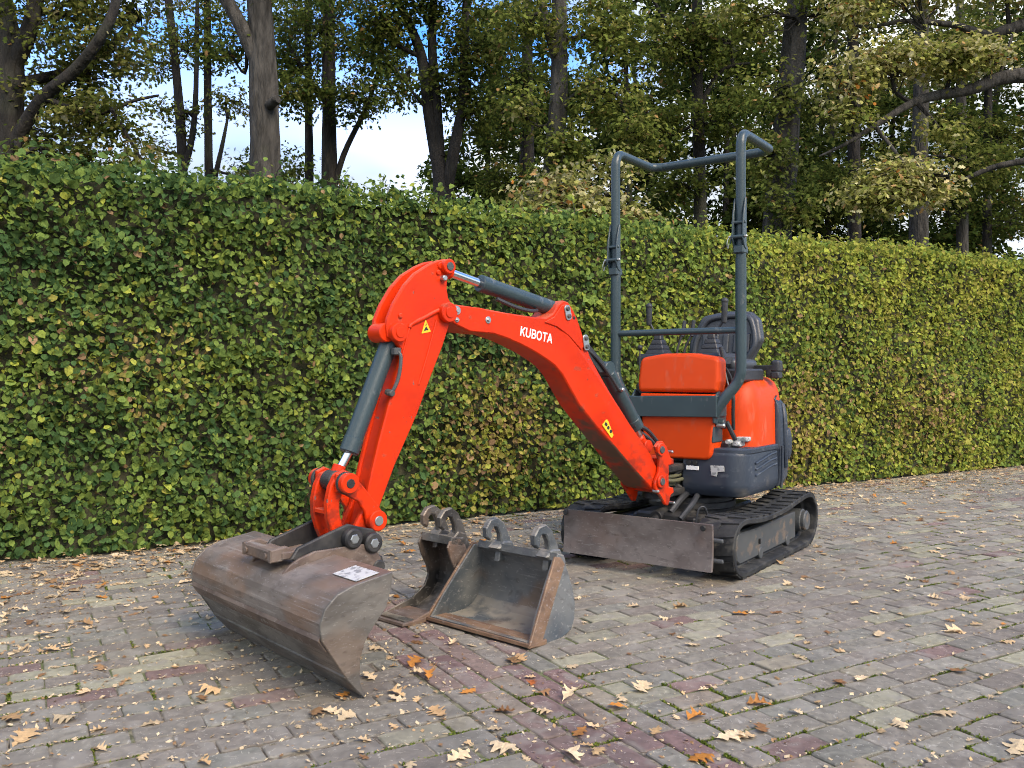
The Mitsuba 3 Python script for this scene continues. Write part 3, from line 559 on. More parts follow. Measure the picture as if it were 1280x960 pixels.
tree('grey_trunk_tree_001', 'straight grey trunk leaning slightly right, seen above the right upright of the roll bar', [(3.36, 11, -.1), (3.36, 11, 2.4), (3.47, 11, 3.7), (3.58, 11, 5.0), (3.68, 11, 6.4), (3.75, 11, 8.5)], .215,
     crown=[(3.1, 10.6, 3.6, .40, .3, .35, 14), (3.45, 10.5, 3.0, .45, .3, .25, 14), (4.0, 10.6, 5.6, .5, .4, .4, 15), (3.0, 10.8, 5.4, .5, .4, .5, 17), (3.7, 11, 6.8, 1.2, 1.0, .5, 36), (3.2, 10.6, 4.4, .4, .3, .3, 10)], hue=.44, leaf=.075, bark_mat='grey_bark', seed=15, tone=1.1)
tree('oak_tree_006', 'brown trunk behind the long limb, right of the leaning grey trunk', [(5.94, 15, -.1), (5.94, 15, 4), (5.9, 15, 9)], .15, crown=[(5.9, 15, 7.3, 1.3, 1.1, .8, 40), (5.2, 15, 5.6, .6, .6, .5, 20), (6.5, 15, 4.4, .5, .5, .5, 18), (5.4, 14.8, 4.2, .5, .5, .4, 16)], hue=.33, leaf=.08, seed=16, tone=0.6)
tree('grey_trunk_tree_002', 'pale grey upright trunk under the two long limbs at the right', [(6.12, 13, -.1), (6.12, 13, 3), (6.15, 13, 5), (6.2, 13, 8)], .165, crown=[(6.3, 13, 7.4, 1.2, 1.0, .6, 34), (6.8, 12.8, 5.8, .5, .5, .4, 15), (6.9, 12.8, 4.0, .5, .5, .4, 16)], hue=.36, leaf=.085, bark_mat='grey_bark', seed=17, tone=0.7)
tree('oak_tree_007', 'thin grey trunk second from the right edge of the view', [(8.86, 17, -.1), (8.86, 17, 4), (8.8, 17, 9)], .14, crown=[(8.8, 17, 7.5, 1.4, 1.2, .8, 46), (8.3, 16.8, 5.7, .7, .7, .5, 24), (9.3, 16.8, 4.8, .6, .6, .6, 22), (8.4, 16.8, 4.2, .6, .6, .4, 18)], hue=.30, leaf=.09, bark_mat='grey_bark', seed=18, tone=0.6)
tree('oak_tree_008', 'dark thin trunk nearest the right edge of the view', [(9.95, 18, -.1), (9.9, 18, 4), (9.95, 18, 9)], .12, crown=[(10, 18, 7.5, 1.4, 1.2, .8, 46), (10.2, 17.8, 5.7, .8, .7, .6, 28), (10.4, 17.8, 4.2, .7, .7, .5, 22)], hue=.28, leaf=.08, seed=19, tone=0.55)
tree('oak_tree_009', 'oak outside the right edge reaching in with two long crooked limbs and leaves coloured pale as sunlit', [(7.3, 10, -.1), (7.25, 10, 2.5), (7.2, 10, 4.2), (7.15, 10, 6.5), (7.2, 10, 8.5)], .30,
     limbs=[([(7.2, 10, 4.1), (6.5, 9.95, 4.35), (5.93, 9.9, 4.36), (5.55, 9.85, 4.30), (5.19, 9.8, 4.16), (4.75, 9.8, 4.08), (4.45, 9.75, 3.96), (4.07, 9.7, 3.72), (3.75, 9.7, 3.52), (3.45, 9.7, 3.38)], .110, .010),
            ([(7.15, 10, 5.3), (6.4, 10, 5.2), (5.93, 10, 4.98), (5.72, 10, 4.92), (5.53, 10, 4.86), (5.30, 10, 4.92), (5.09, 10, 4.98), (4.54, 10, 5.02), (4.05, 10, 4.95), (3.7, 10, 5.2)], .09, .010),
            ([(7.2, 10, 3.4), (6.6, 10.2, 3.5), (5.9, 10.4, 3.45), (5.5, 10.5, 3.30)], .06, .025),
            ([(4.07, 9.7, 3.72), (4.2, 9.5, 3.4), (4.35, 9.4, 3.1)], .025, .01), ([(5.55, 9.85, 4.3), (5.62, 9.8, 4.6), (5.70, 9.8, 4.85)], .02, .012)],
     crown=[(4.2, 9.4, 3.05, .42, .3, .26, 20), (3.85, 9.3, 2.85, .32, .3, .2, 12), (4.55, 9.4, 2.95, .25, .2, .15, 7), (4.25, 9.7, 4.45, .40, .35, .28, 18), (4.85, 9.7, 4.50, .40, .35, .22, 16), (5.3, 9.7, 4.55, .35, .3, .2, 11), (3.75, 9.7, 4.25, .30, .3, .25, 10), (4.6, 9.9, 5.4, .7, .5, .35, 24), (5.6, 9.9, 5.5, .6, .5, .35, 20), (3.85, 9.8, 5.0, .3, .3, .2, 8), (3.75, 9.6, 3.85, .25, .25, .18, 6), (6.3, 10, 5.6, .7, .6, .4, 18), (4.75, 9.6, 3.65, .2, .2, .1, 4)],
     bark_mat='grey_bark', hue=.64, leaf=.070, per=52, seed=20, tone=1.2)  # pale hue and high tone paint sunlight into these leaves
far_spots = [(-.9, 26, 1.1, .8), (.0, 23, 1.6, 1), (2.0, 25, 1.7, 1), (3.9, 23.5, 1.7, 1), (6.2, 24.5, 1.8, 1), (8.4, 24, 1.9, 1), (10.8, 25, 1.9, 1), (13.2, 25, 2, 1), (4.9, 29, 2.1, .8), (9.4, 30, 2.2, .8), (1.0, 30, 2.1, .8), (14.6, 21, 1.8, .9), (5.0, 21, 1.6, .9), (11.5, 21, 1.7, .9), (2.9, 20, 1.3, .8), (7.3, 20, 1.5, .8)]
FAR_LABELS = ['small leafy tree far behind the forked tree, right of its stems', 'leafy background tree just left of the grey brown trunk with yellow leaves',
    'leafy background tree between the grey brown trunk and the left upright of the roll bar', 'leafy background tree behind the bar of the roll bar hoop, nearer the left upright',
    'leafy background tree just left of the right upright of the roll bar', 'leafy background tree right of the leaning grey trunk, behind the tip of the long limb',
    'leafy background tree behind the middle of the long limb, left of the pale grey trunk', 'leafy background tree behind the thin grey trunk near the right edge',
    'tall tree farthest back between the two uprights of the roll bar', 'tall tree farthest back, directly behind the leaning grey trunk', 'tall tree farthest back, directly behind the grey brown trunk with yellow leaves',
    'leafy background tree beyond the right edge of the view', 'nearer background tree directly behind the right half of the roll bar hoop', 'nearer background tree behind the dark thin trunk by the right edge',
    'nearer background tree behind the left upright of the roll bar', 'nearer background tree behind the brown trunk under the long limb']
for i, (a, b, w, dn) in enumerate(far_spots):
    r = np.random.default_rng(300 + i); cr = []
    for h in np.arange(2.6, 10.0, 1.15):
        cr.append((a + r.normal(0, .4), b + r.normal(0, .4), h + r.normal(0, .2), w * r.uniform(.8, 1.1), w, .75, 30 if h < 6 else 20))
    tree(key_for('background_tree'), FAR_LABELS[i], [(a, b, -.1), (a + r.normal(0, .1), b, 4), (a + r.normal(0, .4), b, 9.5)], .10, crown=cr, hue=.06 + .14 * r.random(), tone=.42, leaf=.18, per=36, shape=PLAIN, seed=320 + i, density=dn, group='background trees')

# ------------------------------------------------------------------ excavator
MF = frame([3.1035, 3.4636], [-.91433, -.40497])        # x forward, y to the machine's left, z up
BF = frame([2.6545, 3.2234], [-.97717, -.21245])        # the swung boom: x away from the machine, y to its left
EX = 'mini_excavator'; USED[EX] = 0
labels[EX] = {'label': 'orange mini excavator on rubber tracks with grey roll bar and wide bucket', 'category': 'excavator'}

# tracks
def track(side):
    y0, y1 = (.265, .455) if side > 0 else (-.455, -.265)
    mid = np.array([(.38, .0), (.1, .0), (-.2, .0), (-.5, .0), (-.60, .025), (-.665, .09), (-.68, .16), (-.655, .23), (-.59, .283), (-.50, .298), (-.35, .287), (-.15, .266), (.1, .258), (.28, .268), (.40, .280), (.49, .268), (.555, .22), (.575, .15), (.555, .07), (.49, .018)])
    L = spline(mid, 5, closed=True); d = np.linalg.norm(np.roll(L, -1, 0) - L, axis=1); s = np.r_[0, np.cumsum(d)]; tot = s[-1]
    LL = np.vstack([L, L[:1]]); at = lambda q: np.stack([np.interp(q % tot, s, LL[:, 0]), np.interp(q % tot, s, LL[:, 1])], -1)
    n = 150; q = np.arange(n) / n * tot; C = at(q); tg = at(q + .004) - at(q - .004); tg /= np.linalg.norm(tg, axis=1, keepdims=True)
    nin = np.stack([tg[:, 1], -tg[:, 0]], 1)                # the loop runs clockwise from the side: inward normal
    cen = C.mean(0); sg = np.sign(((cen - C) * nin).sum()); nin *= sg
    lug = .007
    th = .028
    prof = [(lug, y0 + .004), (lug, y0 + .10 * (y1 - y0)), (lug + .002, (y0 + y1) / 2), (lug, y1 - .10 * (y1 - y0)), (lug, y1 - .004), (lug + .004, y1), (lug + th - .006, y1), (lug + th, y1 - .008), (lug + th, (y0 + y1) / 2 + .03), (lug + th + .018, (y0 + y1) / 2 + .02), (lug + th + .018, (y0 + y1) / 2 - .02), (lug + th, (y0 + y1) / 2 - .03), (lug + th, y0 + .008), (lug + th - .006, y0), (lug + .004, y0)]
    m = len(prof); v = np.zeros((n, m, 3))
    for k, (o, y) in enumerate(prof):
        p = C + nin * o; v[:, k] = np.c_[p[:, 0], np.full(n, y), p[:, 1]]
    i = np.arange(n); f = []
    for k in range(m):
        a, b = i * m + k, i * m + (k + 1) % m; a2, b2 = ((i + 1) % n) * m + k, ((i + 1) % n) * m + (k + 1) % m
        f += [np.stack([a, b, b2], 1), np.stack([a, b2, a2], 1)]
    T_ = obj('track', (v.reshape(-1, 3), np.vstack(f)), 'rubber', EX, MF, 40)
    nl = 34; w = y1 - y0
    for j in range(nl):                                       # staggered tread bars, each with swept ends
        for h in (0, 1):
            q0 = (j + .5 * h) / nl * tot
            a, b = (y0 + .004, y0 + .56 * w) if h == 0 else (y0 + .44 * w, y1 - .004)
            ts = np.linspace(0, 1, 5); pts = []
            for t in ts:
                y = a + (b - a) * t; out = t if h else 1 - t   # 0 in the middle, 1 at the edge
                qq = q0 + .022 * (1 - out)
                wl = .021 + .007 * out
                for dq, hh in ((-wl * .9, .012), (wl * .9, .012), (wl, -.0), (-wl, -.0)):
                    c = at(qq + dq); tt = at(qq + dq + .004) - at(qq + dq - .004); tt /= np.linalg.norm(tt); nn = np.array([tt[1], -tt[0]]) * sg
                    p = c + nn * hh; pts.append([p[0], y, p[1]])
            pts = np.array(pts); ff = []
            for k in range(4):
                for e in range(4):
                    A, B2, C2, D = k * 4 + e, k * 4 + (e + 1) % 4, (k + 1) * 4 + (e + 1) % 4, (k + 1) * 4 + e
                    ff += [[A, B2, C2], [A, C2, D]]
            ff += [[0, 1, 2], [0, 2, 3], [16, 18, 17], [16, 19, 18]]
            obj('tread_bar', (pts, np.array(ff)), 'rubber', T_, MF, False)
    o = 1 if side > 0 else -1
    yo = .405 * o
    pl = [(.385, .195), (.15, .188), (-.435, .196), (-.435, .054), (.365, .050), (.400, .070), (.415, .12), (.405, .17)]
    a, b = sorted((yo, yo - .05 * o))
    S = obj('side_frame', plate(pl, a, b, .006), 'worn_grey_steel', T_, MF)
    a, b = sorted((yo + .001 * o, yo + .010 * o))
    obj('slot', plate([(.115, .135), (.125, .135), (.125, .11), (.115, .11)], a, b, .001), 'black_steel', S, MF)
    obj('drive_hub', [cyl([-.505, .33 * o, .140], [-.505, .425 * o, .140], .062, 32, .004), cyl([-.505, .42 * o, .140], [-.505, .447 * o, .140], .054, 32, .006)], 'worn_grey_steel', T_, MF)
    obj('sprocket', cyl([-.505, .30 * o, .150], [-.505, .345 * o, .150], .098, 28), 'black_steel', T_, MF)
    obj('idler', cyl([.42, .31 * o, .145], [.42, .40 * o, .145], .095, 32), 'black_steel', T_, MF)
    for x in (.10, -.30):
        obj('roller', cyl([x, .32 * o, .062], [x, .410 * o, .062], .028, 20), 'worn_grey_steel', T_, MF)
    return T_
track(1); track(-1)
obj('undercarriage', [box(-.42, .34, -.17, .17, .12, .24, .01), box(-.3, .25, -.30, .30, .13, .21, .01), box(.2, .40, -.12, .12, .15, .26, .01)], 'black_steel', EX, MF)
obj('swing_ring', [cyl([0, 0, .23], [0, 0, .315], .21, 40, .004), cyl([0, 0, .255], [0, 0, .29], .225, 40, .004)], 'black_steel', EX, MF)
obj('hose_bundle', [tube(spline([(.36, .05, .26), (.28, .07, .32), (.16, .06, .335), (.05, .05, .30)], 6), .016, 8), tube(spline([(.40, .12, .24), (.32, .15, .31), (.2, .12, .33), (.05, .08, .30)], 6), .014, 8),
     tube(spline([(.38, .19, .20), (.37, .20, .285), (.35, .22, .30), (.33, .23, .26), (.34, .24, .2)], 6), .005, 6)], 'black_plastic', EX, MF)
# blade
blz = np.linspace(.062, .272, 7); blx = .640 - .012 * np.sin((blz - .062) / .21 * np.pi * .85)
prof = np.vstack([np.c_[blx + .008, blz], np.c_[blx - .008, blz][::-1]])
BLADE = obj('blade', plate(prof, -.392, .385, .002), 'blade_steel', EX, MF)
for y, z in ((.345, .255), (-.375, .258)):
    obj('bolt', cyl([.646, y, z], [.653, y, z], .013, 16), 'black_steel', BLADE, MF)
for z in (.11, .20):
    obj('pin', cyl([.615, .38, z], [.615, .425, z], .010, 12), 'worn_grey_steel', BLADE, MF)
for y in (-.16, .16):
    obj('blade_arm', tube(spline([(.575, y, .14), (.48, y, .19), (.3, y * .9, .19), (.1, y * .8, .17)], 6), .030, 10), 'black_steel', EX, MF)
obj('blade_cylinder', [cyl([.565, 0, .20], [.36, 0, .25], .018, 16), cyl([.42, 0, .24], [.12, 0, .26], .032, 20)], 'black_steel', EX, MF)

# house: the dark lower body
def rounded_plan(pts, n=6):
    "pts: (x, y, corner radius)"
    P = np.array([p[:2] for p in pts], float); out = []
    for i, (x, y, r) in enumerate(pts):
        p = P[i]; a = P[i - 1] - p; b = P[(i + 1) % len(P)] - p; a /= np.linalg.norm(a); b /= np.linalg.norm(b)
        if r <= 0: out.append(p); continue
        h = math.acos(np.clip(a @ b, -1, 1)); d = r / math.tan(h / 2); s, e = p + a * d, p + b * d
        c = p + (a + b) / np.linalg.norm(a + b) * r / math.sin(h / 2)
        a0 = math.atan2(*(s - c)[::-1]); a1 = math.atan2(*(e - c)[::-1]); da = (a1 - a0 + math.pi) % (2 * math.pi) - math.pi
        out += [c + r * np.array([math.cos(a0 + da * t), math.sin(a0 + da * t)]) for t in np.linspace(0, 1, n)]
    return np.array(out)
def loft(plan, levels):
    "plan offset inwards by each level's inset: (z, inset) or (z, inset, dx)"
    P = ccw(plan); n = len(P); rows = []
    for lv in levels:
        Q = inset(P, lv[1]) if lv[1] else P.copy(); Q = Q + [lv[2] if len(lv) > 2 else 0, 0]; rows.append(np.c_[Q, np.full(n, lv[0])])
    v = np.vstack(rows); i = np.arange(n); j = (i + 1) % n; f = []
    for k in range(len(rows) - 1):
        f += [np.stack([k * n + i, k * n + j, (k + 1) * n + j], 1), np.stack([k * n + i, (k + 1) * n + j, (k + 1) * n + i], 1)]
    t0 = earcut(rows[0][:, :2]); t1 = earcut(rows[-1][:, :2]); f += [t0[:, ::-1], t1 + (len(rows) - 1) * n]
    return trimesh.Trimesh(v, np.vstack(f), process=False)
body = rounded_plan([(.225, .045, .01), (.225, .375, .10), (-.265, .375, .02), (-.265, -.36, .02), (.12, -.36, .10), (.12, .045, 0)])
LB = obj('lower_body', loft(body, [(.330, .045), (.338, .022), (.365, .004), (.40, 0), (.535, .006), (.550, .014), (.556, .03)]), 'dark_bodywork', EX, MF, 35)
obj('top_rim', loft(rounded_plan([(.21, .08, .01), (.21, .372, .10), (-.258, .378, .02), (-.258, .30, .01), (.10, .30, .03), (.14, .08, .01)]), [(.545, .004), (.549, 0), (.566, 0), (.571, .005)]), 'dark_bodywork', LB, MF, 35)
for k in range(3):
    z = .515 - .030 * k
    obj('ridge', tube(spline([(.08, .374, z - .02), (.0, .3755, z - .008), (-.12, .3765, z + .010), (-.215, .376, z + .016)], 5), .006, 6), 'dark_bodywork', LB, MF)
obj('skirt_rib', tube(spline([(-.268, .384, .34), (-.268, .389, .42), (-.272, .389, .56)], 5), .007, 8), 'dark_bodywork', LB, MF)
for y in (.085, .118):
    obj('socket', [cyl([.215, y, .497], [.231, y, .497], .0135, 18)], 'black_print', LB, MF)
obj('sticker', box(.222, .2275, .070, .138, .460, .480, .001), 'white_print', LB, MF)
labels[EX + '__lower_body__sticker'] = {'label': 'small white warning strip under the two round sockets'}
obj('sticker', plate([(.205, .440), (.232, .435), (.238, .458), (.272, .462), (.270, .490), (.20, .487)], 0, .004, .001, axis='y'), 'sticker_grey', LB, MF @ np.array([[0, -1, 0, .2285], [1, 0, 0, 0], [0, 0, 1, 0], [0, 0, 0, 1.]]))
labels[EX + '__lower_body__sticker_001'] = {'label': 'larger torn white sticker on the dark lower body'}
# swing lugs and hoses in the opening
obj('swing_lug', [plate(rounded_plan([(.10, -.10, .02), (.50, -.045, .05), (.50, .060, .05), (.10, .062, .01)]), z0, z1, .006, axis='z') for z0, z1 in ((.455, .490), (.335, .372))] +
    [box(.12, .205, -.12, .035, .35, .48, .02), tube(spline([(.24, .045, .46), (.262, .02, .43), (.262, .02, .39), (.24, .045, .365)], 5), .016, 8)], 'black_steel', EX, MF)
obj('king_pin', cyl([.465, .02, .325], [.465, .02, .505], .030, 20), 'worn_grey_steel', EX, MF)
for z, yy in ((.435, .02), (.415, .035), (.395, .01)):
    obj('boom_hose', tube(spline([(.12, yy, z), (.24, yy + .015, z - .004), (.36, yy + .01, z), (.46, yy - .03, z + .03), (.52, yy - .05, z + .06)], 6), .0095, 8), 'hose_green', EX, MF)
# engine hood and rear bonnet
hood = rounded_plan([(.06, -.30, .06), (.06, .350, .13), (-.42, .352, .15), (-.50, .22, .1), (-.50, -.22, .1), (-.42, -.34, .15)], 9)
HD = obj('engine_hood', loft(hood, [(.565, 0), (.74, .004, -.004), (.80, .010, -.010), (.855, .022, -.018), (.895, .045, -.026), (.918, .078, -.032), (.928, .13, -.036)]), 'red_plastic', EX, MF, 40)
obj('seam', tube(spline([(.046, .09, .58), (.045, .09, .74), (.036, .09, .84), (.0, .09, .905)], 6), .003, 6), 'black_plastic', HD, MF)
obj('mounting_foot', [box(.03, .085, .20, .26, .565, .60, .006), box(.02, .12, .185, .275, .560, .572, .003)], 'black_plastic', HD, MF)
bon = rounded_plan([(-.270, -.368, .02), (-.270, .384, .03), (-.475, .364, .12), (-.570, .20, .10), (-.570, -.20, .10), (-.475, -.345, .12)], 9)
RB = obj('rear_bonnet', loft(bon, [(.330, .05, .02), (.345, .022, .012), (.39, .004), (.60, 0), (.72, .006), (.775, .018, .008), (.81, .042, .022), (.824, .085, .035)]), 'dark_bodywork', EX, MF, 35)
obj('side_recess', tube(spline([(-.36, .377, .44), (-.335, .381, .56), (-.34, .376, .70), (-.37, .356, .775)], 6), .013, 8), 'dark_bodywork', RB, MF)
obj('vent_bulge', taper(trimesh.creation.icosphere(subdivisions=3, radius=1), lambda v: v * [.040, .014, .085] + [-.44, .366, .56]), 'dark_bodywork', RB, MF, True)
# front cover, guard band
def front(poly, x0, x1, b): 
    m = plate(poly, x0, x1, b); v = np.array(m.vertices); m.vertices = v[:, [1, 0, 2]]; m.faces = np.array(m.faces)[:, ::-1]; return m
def lean(m, z0, k):
    v = np.array(m.vertices); v[:, 0] -= (v[:, 2] - z0) * k; m.vertices = v; return m
upr = rounded_plan([(-.196, .846, .02), (.236, .846, .02), (.246, .90, .03), (.240, 1.020, .035), (.10, 1.043, .12), (-.06, 1.043, .12), (-.192, 1.022, .035), (-.202, .90, .03)], 6)
FC = obj('front_cover', lean(front(upr, .13, .234, .022), .85, .10), 'red_plastic', EX, MF, 35)
obj('cover_screw', cyl([.214, .165, .955], [.219, .165, .955], .007, 12), 'black_steel', FC, MF)
low = rounded_plan([(-.155, .512, .02), (.205, .514, .035), (.222, .70, .05), (.226, .838, .004), (-.180, .838, .004), (-.172, .70, .05)])
obj('lower_front_cover', front(low, .10, .240, .014), 'red_plastic', EX, MF, 35)
obj('foot_well', [box(-.22, .12, -.30, .26, .556, .60, .01), box(.02, .14, -.16, .19, .59, .99, .02), box(-.02, .13, -.27, -.14, .58, .90, .02)], 'black_plastic', EX, MF)
obj('guard_band', [front(rounded_plan([(-.247, .718, .004), (.247, .728, .004), (.247, .832, .004), (-.247, .824, .004)]), .254, .264, .003), box(.13, .262, .237, .2455, .728, .832, .003), box(.13, .262, -.2455, -.237, .719, .824, .003)], 'slate_paint', EX, MF)
# roll bar
rr_ = .0240
def post(s):
    return [(.235, .225 * s, .735), (.233, .245 * s, .775), (.222, .285 * s, .835), (.206, .322 * s, .885), (.201, .340 * s, .93), (.2, .345 * s, .985), (.2, .345 * s, 1.3), (.2, .345 * s, 1.50)]
RBAR = EX + '__roll_bar'; USED[RBAR] = 0
for s in (-1, 1): obj('upright', tube(spline(post(s), 6), rr_ * 1.12, 16), 'slate_paint', RBAR, MF, 50)
hoop = [(.2, -.345, 1.48), (.2, -.345, 1.8), (.2, -.345, 2.02), (.192, -.345, 2.075), (.165, -.345, 2.105), (.11, -.345, 2.112), (-.15, -.345, 2.112), (-.205, -.335, 2.112), (-.232, -.295, 2.112), (-.238, -.22, 2.112)]
hoop = hoop + [(x, -y, z) for x, y, z in hoop[::-1]]
HOOP = obj('hoop', tube(spline(hoop, 6), rr_, 16), 'slate_paint', RBAR, MF, 50)
obj('crossbar', tube([(.2, -.345, 1.152), (.2, .345, 1.152)], .0165, 14), 'slate_paint', RBAR, MF, 50)
for s, z in ((-1, 1.56), (1, 1.62)):
    y = .345 * s
    obj('hinge', [plate([(.225, z - .07), (.246, z - .03), (.238, z + .08), (.212, z + .17), (.20, z + .17), (.20, z - .08)], y - .030, y - .022, .002), plate([(.225, z - .07), (.246, z - .03), (.238, z + .08), (.212, z + .17), (.20, z + .17), (.20, z - .08)], y + .022, y + .030, .002),
        cyl([.238, y - .036, z - .02], [.238, y + .036, z - .02], .009, 12), cyl([.228, y - .036, z + .05], [.228, y + .036, z + .05], .008, 12), box(.17, .235, y - .026, y + .026, z - .10, z - .06, .006), cyl([.225, y - .034, z + .0], [.225, y - .044, z - .05], .004, 8)], 'slate_paint', RBAR, MF)
    obj('hinge_pin', [cyl([.238, y - .048, z - .02], [.238, y + .048, z - .02], .006, 10), tube(spline([(.238, y - .046, z - .02), (.25, y - .05, z - .05), (.24, y - .05, z - .075), (.23, y - .047, z - .05)], 4), .002, 5)], 'bolt_zinc', RBAR, MF)
for s in (-1, 1):
    obj('mounting_bracket', [plate([(.10, .66), (.255, .70), (.262, .80), (.20, .86), (.12, .82)], .222 * s if s > 0 else -.234, .234 if s > 0 else -.222, .003), cyl([.20, .20 * s, .70], [.20, .262 * s, .70], .016, 14), box(.12, .235, .205 * s if s > 0 else -.22, .22 if s > 0 else -.205, .60, .73, .004)], 'slate_paint', EX, MF)
obj('bracket_bolt', cyl([.21, .225, .685], [.21, .268, .685], .011, 8), 'bolt_zinc', EX, MF)
# controls and seat
def boot(x, y, z, w, h, n=4):
    ms = []
    for k in range(n):
        a = w * (1 - .20 * k); zz = z + h * k / n
        ms.append(hull(np.vstack([box(x - a, x + a, y - a, y + a, zz, zz + h / n * .35, .006).vertices, box(x - a * .84, x + a * .84, y - a * .84, y + a * .84, zz + h / n * .4, zz + h / n * 1.02, .004).vertices])))
    return ms
obj('console', [box(-.18, .12, -.27, -.09, .97, 1.045, .02), box(-.20, .12, .02, .21, .97, 1.045, .02)], 'black_plastic', EX, MF)
for (y, x, top, ly) in ((-.192, 0, 1.305, -.250), (.105, -.02, 1.315, .170)):
    LV = obj('control_lever', [tube(spline([(x, y, 1.10), (x, y + (ly - y) * .5, 1.17), (x, ly, 1.22)], 4), .0065, 8), taper(cyl([x, ly, 1.20], [x, ly + (.004 if ly > 0 else 0), top], .0145, 16, .006, .017), lambda v: v)], 'black_plastic', EX, MF, 50)
    obj('grip_top', trimesh.creation.icosphere(subdivisions=2, radius=.0185).apply_translation([x, ly + (.004 if ly > 0 else 0), top]), 'black_plastic', LV, MF, True)
    obj('rubber_boot', boot(x, y, 1.043, .056, .105), 'black_plastic', LV, MF)
for y, y1 in ((-.030, -.012), (.012, .040)):
    LV = obj('travel_lever', tube(spline([(.12, y, .99), (.11, y, 1.07), (.08, y1, 1.15)], 5), .006, 8), 'black_steel', EX, MF)
    obj('grip', cyl([.085, y1 - .002, 1.13], [.068, y1 + .002, 1.215], .010, 12), 'black_plastic', LV, MF)
LV = obj('blade_lever', tube([(.12, -.243, .96), (.12, -.243, 1.07)], .004, 8), 'worn_grey_steel', EX, MF)
obj('knob', trimesh.creation.icosphere(subdivisions=2, radius=.014).apply_translation([.12, -.243, 1.078]), 'black_plastic', LV, MF, True)
LV = obj('lock_lever', tube(spline([(.11, .252, .86), (.115, .235, .93), (.12, .222, 1.03)], 5), .0045, 8), 'bolt_zinc', EX, MF)
obj('grip', cyl([.12, .224, 1.01], [.12, .210, 1.075], .0105, 12), 'black_plastic', LV, MF)
obj('seat_cushion', rbox(-.34, -.02, -.14, .235, .950, 1.020, .03), 'seat_vinyl', EX, MF, True)
sb = rounded_plan([(-.150, 1.00, .03), (-.150, 1.12, .05), (-.085, 1.262, .05), (.05, 1.285, .05), (.19, 1.280, .05), (.245, 1.235, .05), (.268, 1.12, .05), (.21, 1.00, .03)], 6)
SB = obj('seat_back', lean(front(sb, -.34, -.27, .022), 1.0, .18), 'seat_vinyl', EX, MF, 40)
for y in (-.05, .01, .07, .13, .19):
    obj('ridge', lean(rbox(-.285, -.258, y - .018, y + .018, 1.05, 1.16, .010), 1.0, .18), 'seat_vinyl', SB, MF, 40)
obj('bolster', lean(trimesh.util.concatenate([tube(spline([(-.27, -.115, 1.02), (-.265, -.10, 1.13), (-.265, -.045, 1.232), (-.265, .06, 1.256), (-.265, .18, 1.25), (-.265, .218, 1.20), (-.265, .235, 1.1), (-.27, .195, 1.02)], 6), .016, 10)]), 1.0, .18), 'seat_vinyl', SB, MF, 50)
obj('tail_bracket', [box(-.30, -.27, .20, .34, .955, .985, .004), box(-.30, -.27, .30, .33, .92, .985, .004)], 'black_steel', EX, MF)
obj('tail_lamp', [rbox(-.34, -.27, .325, .372, .945, 1.012, .016), box(-.33, -.265, .33, .37, .915, .95, .004)], 'black_plastic', EX, MF, 40)
obj('valve_block', [box(.0, .09, .235, .30, .575, .605, .004), box(.02, .08, .27, .33, .60, .622, .004), cyl([.09, .25, .60], [.14, .25, .60], .012, 10), cyl([.07, .29, .59], [.125, .285, .59], .010, 10)], 'sticker_grey', EX, MF)
obj('service_hose', [tube(spline([(.12, .24, .70), (.10, .262, .64), (.07, .27, .60)], 5), .012, 8), tube(spline([(.10, .26, .89), (.12, .275, .82), (.11, .27, .74), (.08, .26, .66)], 5), .009, 8), tube(spline([(.12, .235, .97), (.10, .255, .92), (.09, .26, .86)], 5), .006, 8)], 'black_plastic', EX, MF)
obj('hood_side_block', box(-.25, .05, .20, .30, .90, .965, .01), 'black_plastic', EX, MF)  # plain black block beside the seat, on top of the hood

# boom
bm_poly = [(1.335, 1.175), (1.325, 1.195), (1.281, 1.199), (1.149, 1.192), (1.005, 1.179), (.85, 1.168), (.785, 1.170), (.745, 1.190), (.715, 1.228), (.686, 1.246), (.655, 1.240), (.630, 1.215), (.600, 1.175), (.575, 1.125), (.555, 1.080), (.518, 1.012), (.455, .930), (.398, .859), (.246, .687), (.137, .575), (.085, .50), (.060, .455), (.062, .425), (.085, .402), (.115, .402), (.137, .417), (.246, .506), (.382, .626), (.48, .708), (.59, .809), (.650, .885), (.690, .935), (.735, .973), (.785, .999), (.850, 1.028), (.924, 1.055), (1.0, 1.078), (1.072, 1.094), (1.197, 1.100), (1.25, 1.118), (1.30, 1.140), (1.332, 1.155)]
def widen(v):                                              # the boom box grows wider towards its foot
    v[:, 1] *= 1 + .40 * np.clip((.50 - v[:, 0]) / .40, 0, 1); return v
BOOM = obj('boom', taper(plate(bm_poly, -.062, .062, .005), widen), 'red_paint', EX, BF, 25)
obj('tip_plate', [plate([(1.335, 1.175), (1.32, 1.197), (1.15, 1.191), (1.09, 1.182), (1.11, 1.096), (1.197, 1.100), (1.25, 1.118), (1.332, 1.15)], a, b, .004) for a, b in ((.062, .070), (-.070, -.062))], 'red_paint', BOOM, BF)
obj('side_plate', [plate([(.80, 1.150), (.745, 1.175), (.700, 1.225), (.672, 1.230), (.630, 1.205), (.59, 1.135), (.56, 1.065), (.58, 1.04), (.66, 1.10), (.73, 1.135)], a, b, .0035) for a, b in ((.062, .068), (-.068, -.062))], 'red_paint', BOOM, BF)
def cap_bolt(name, t, z, parent, r=.016, y=.066, h=.012, mat='bolt_zinc'):
    obj(name, [cyl([t, y, z], [t, y + h * .5, z], r, 20, .002), cyl([t, y + h * .5, z], [t, y + h, z], r * .55, 6, .001)], mat, parent, BF)
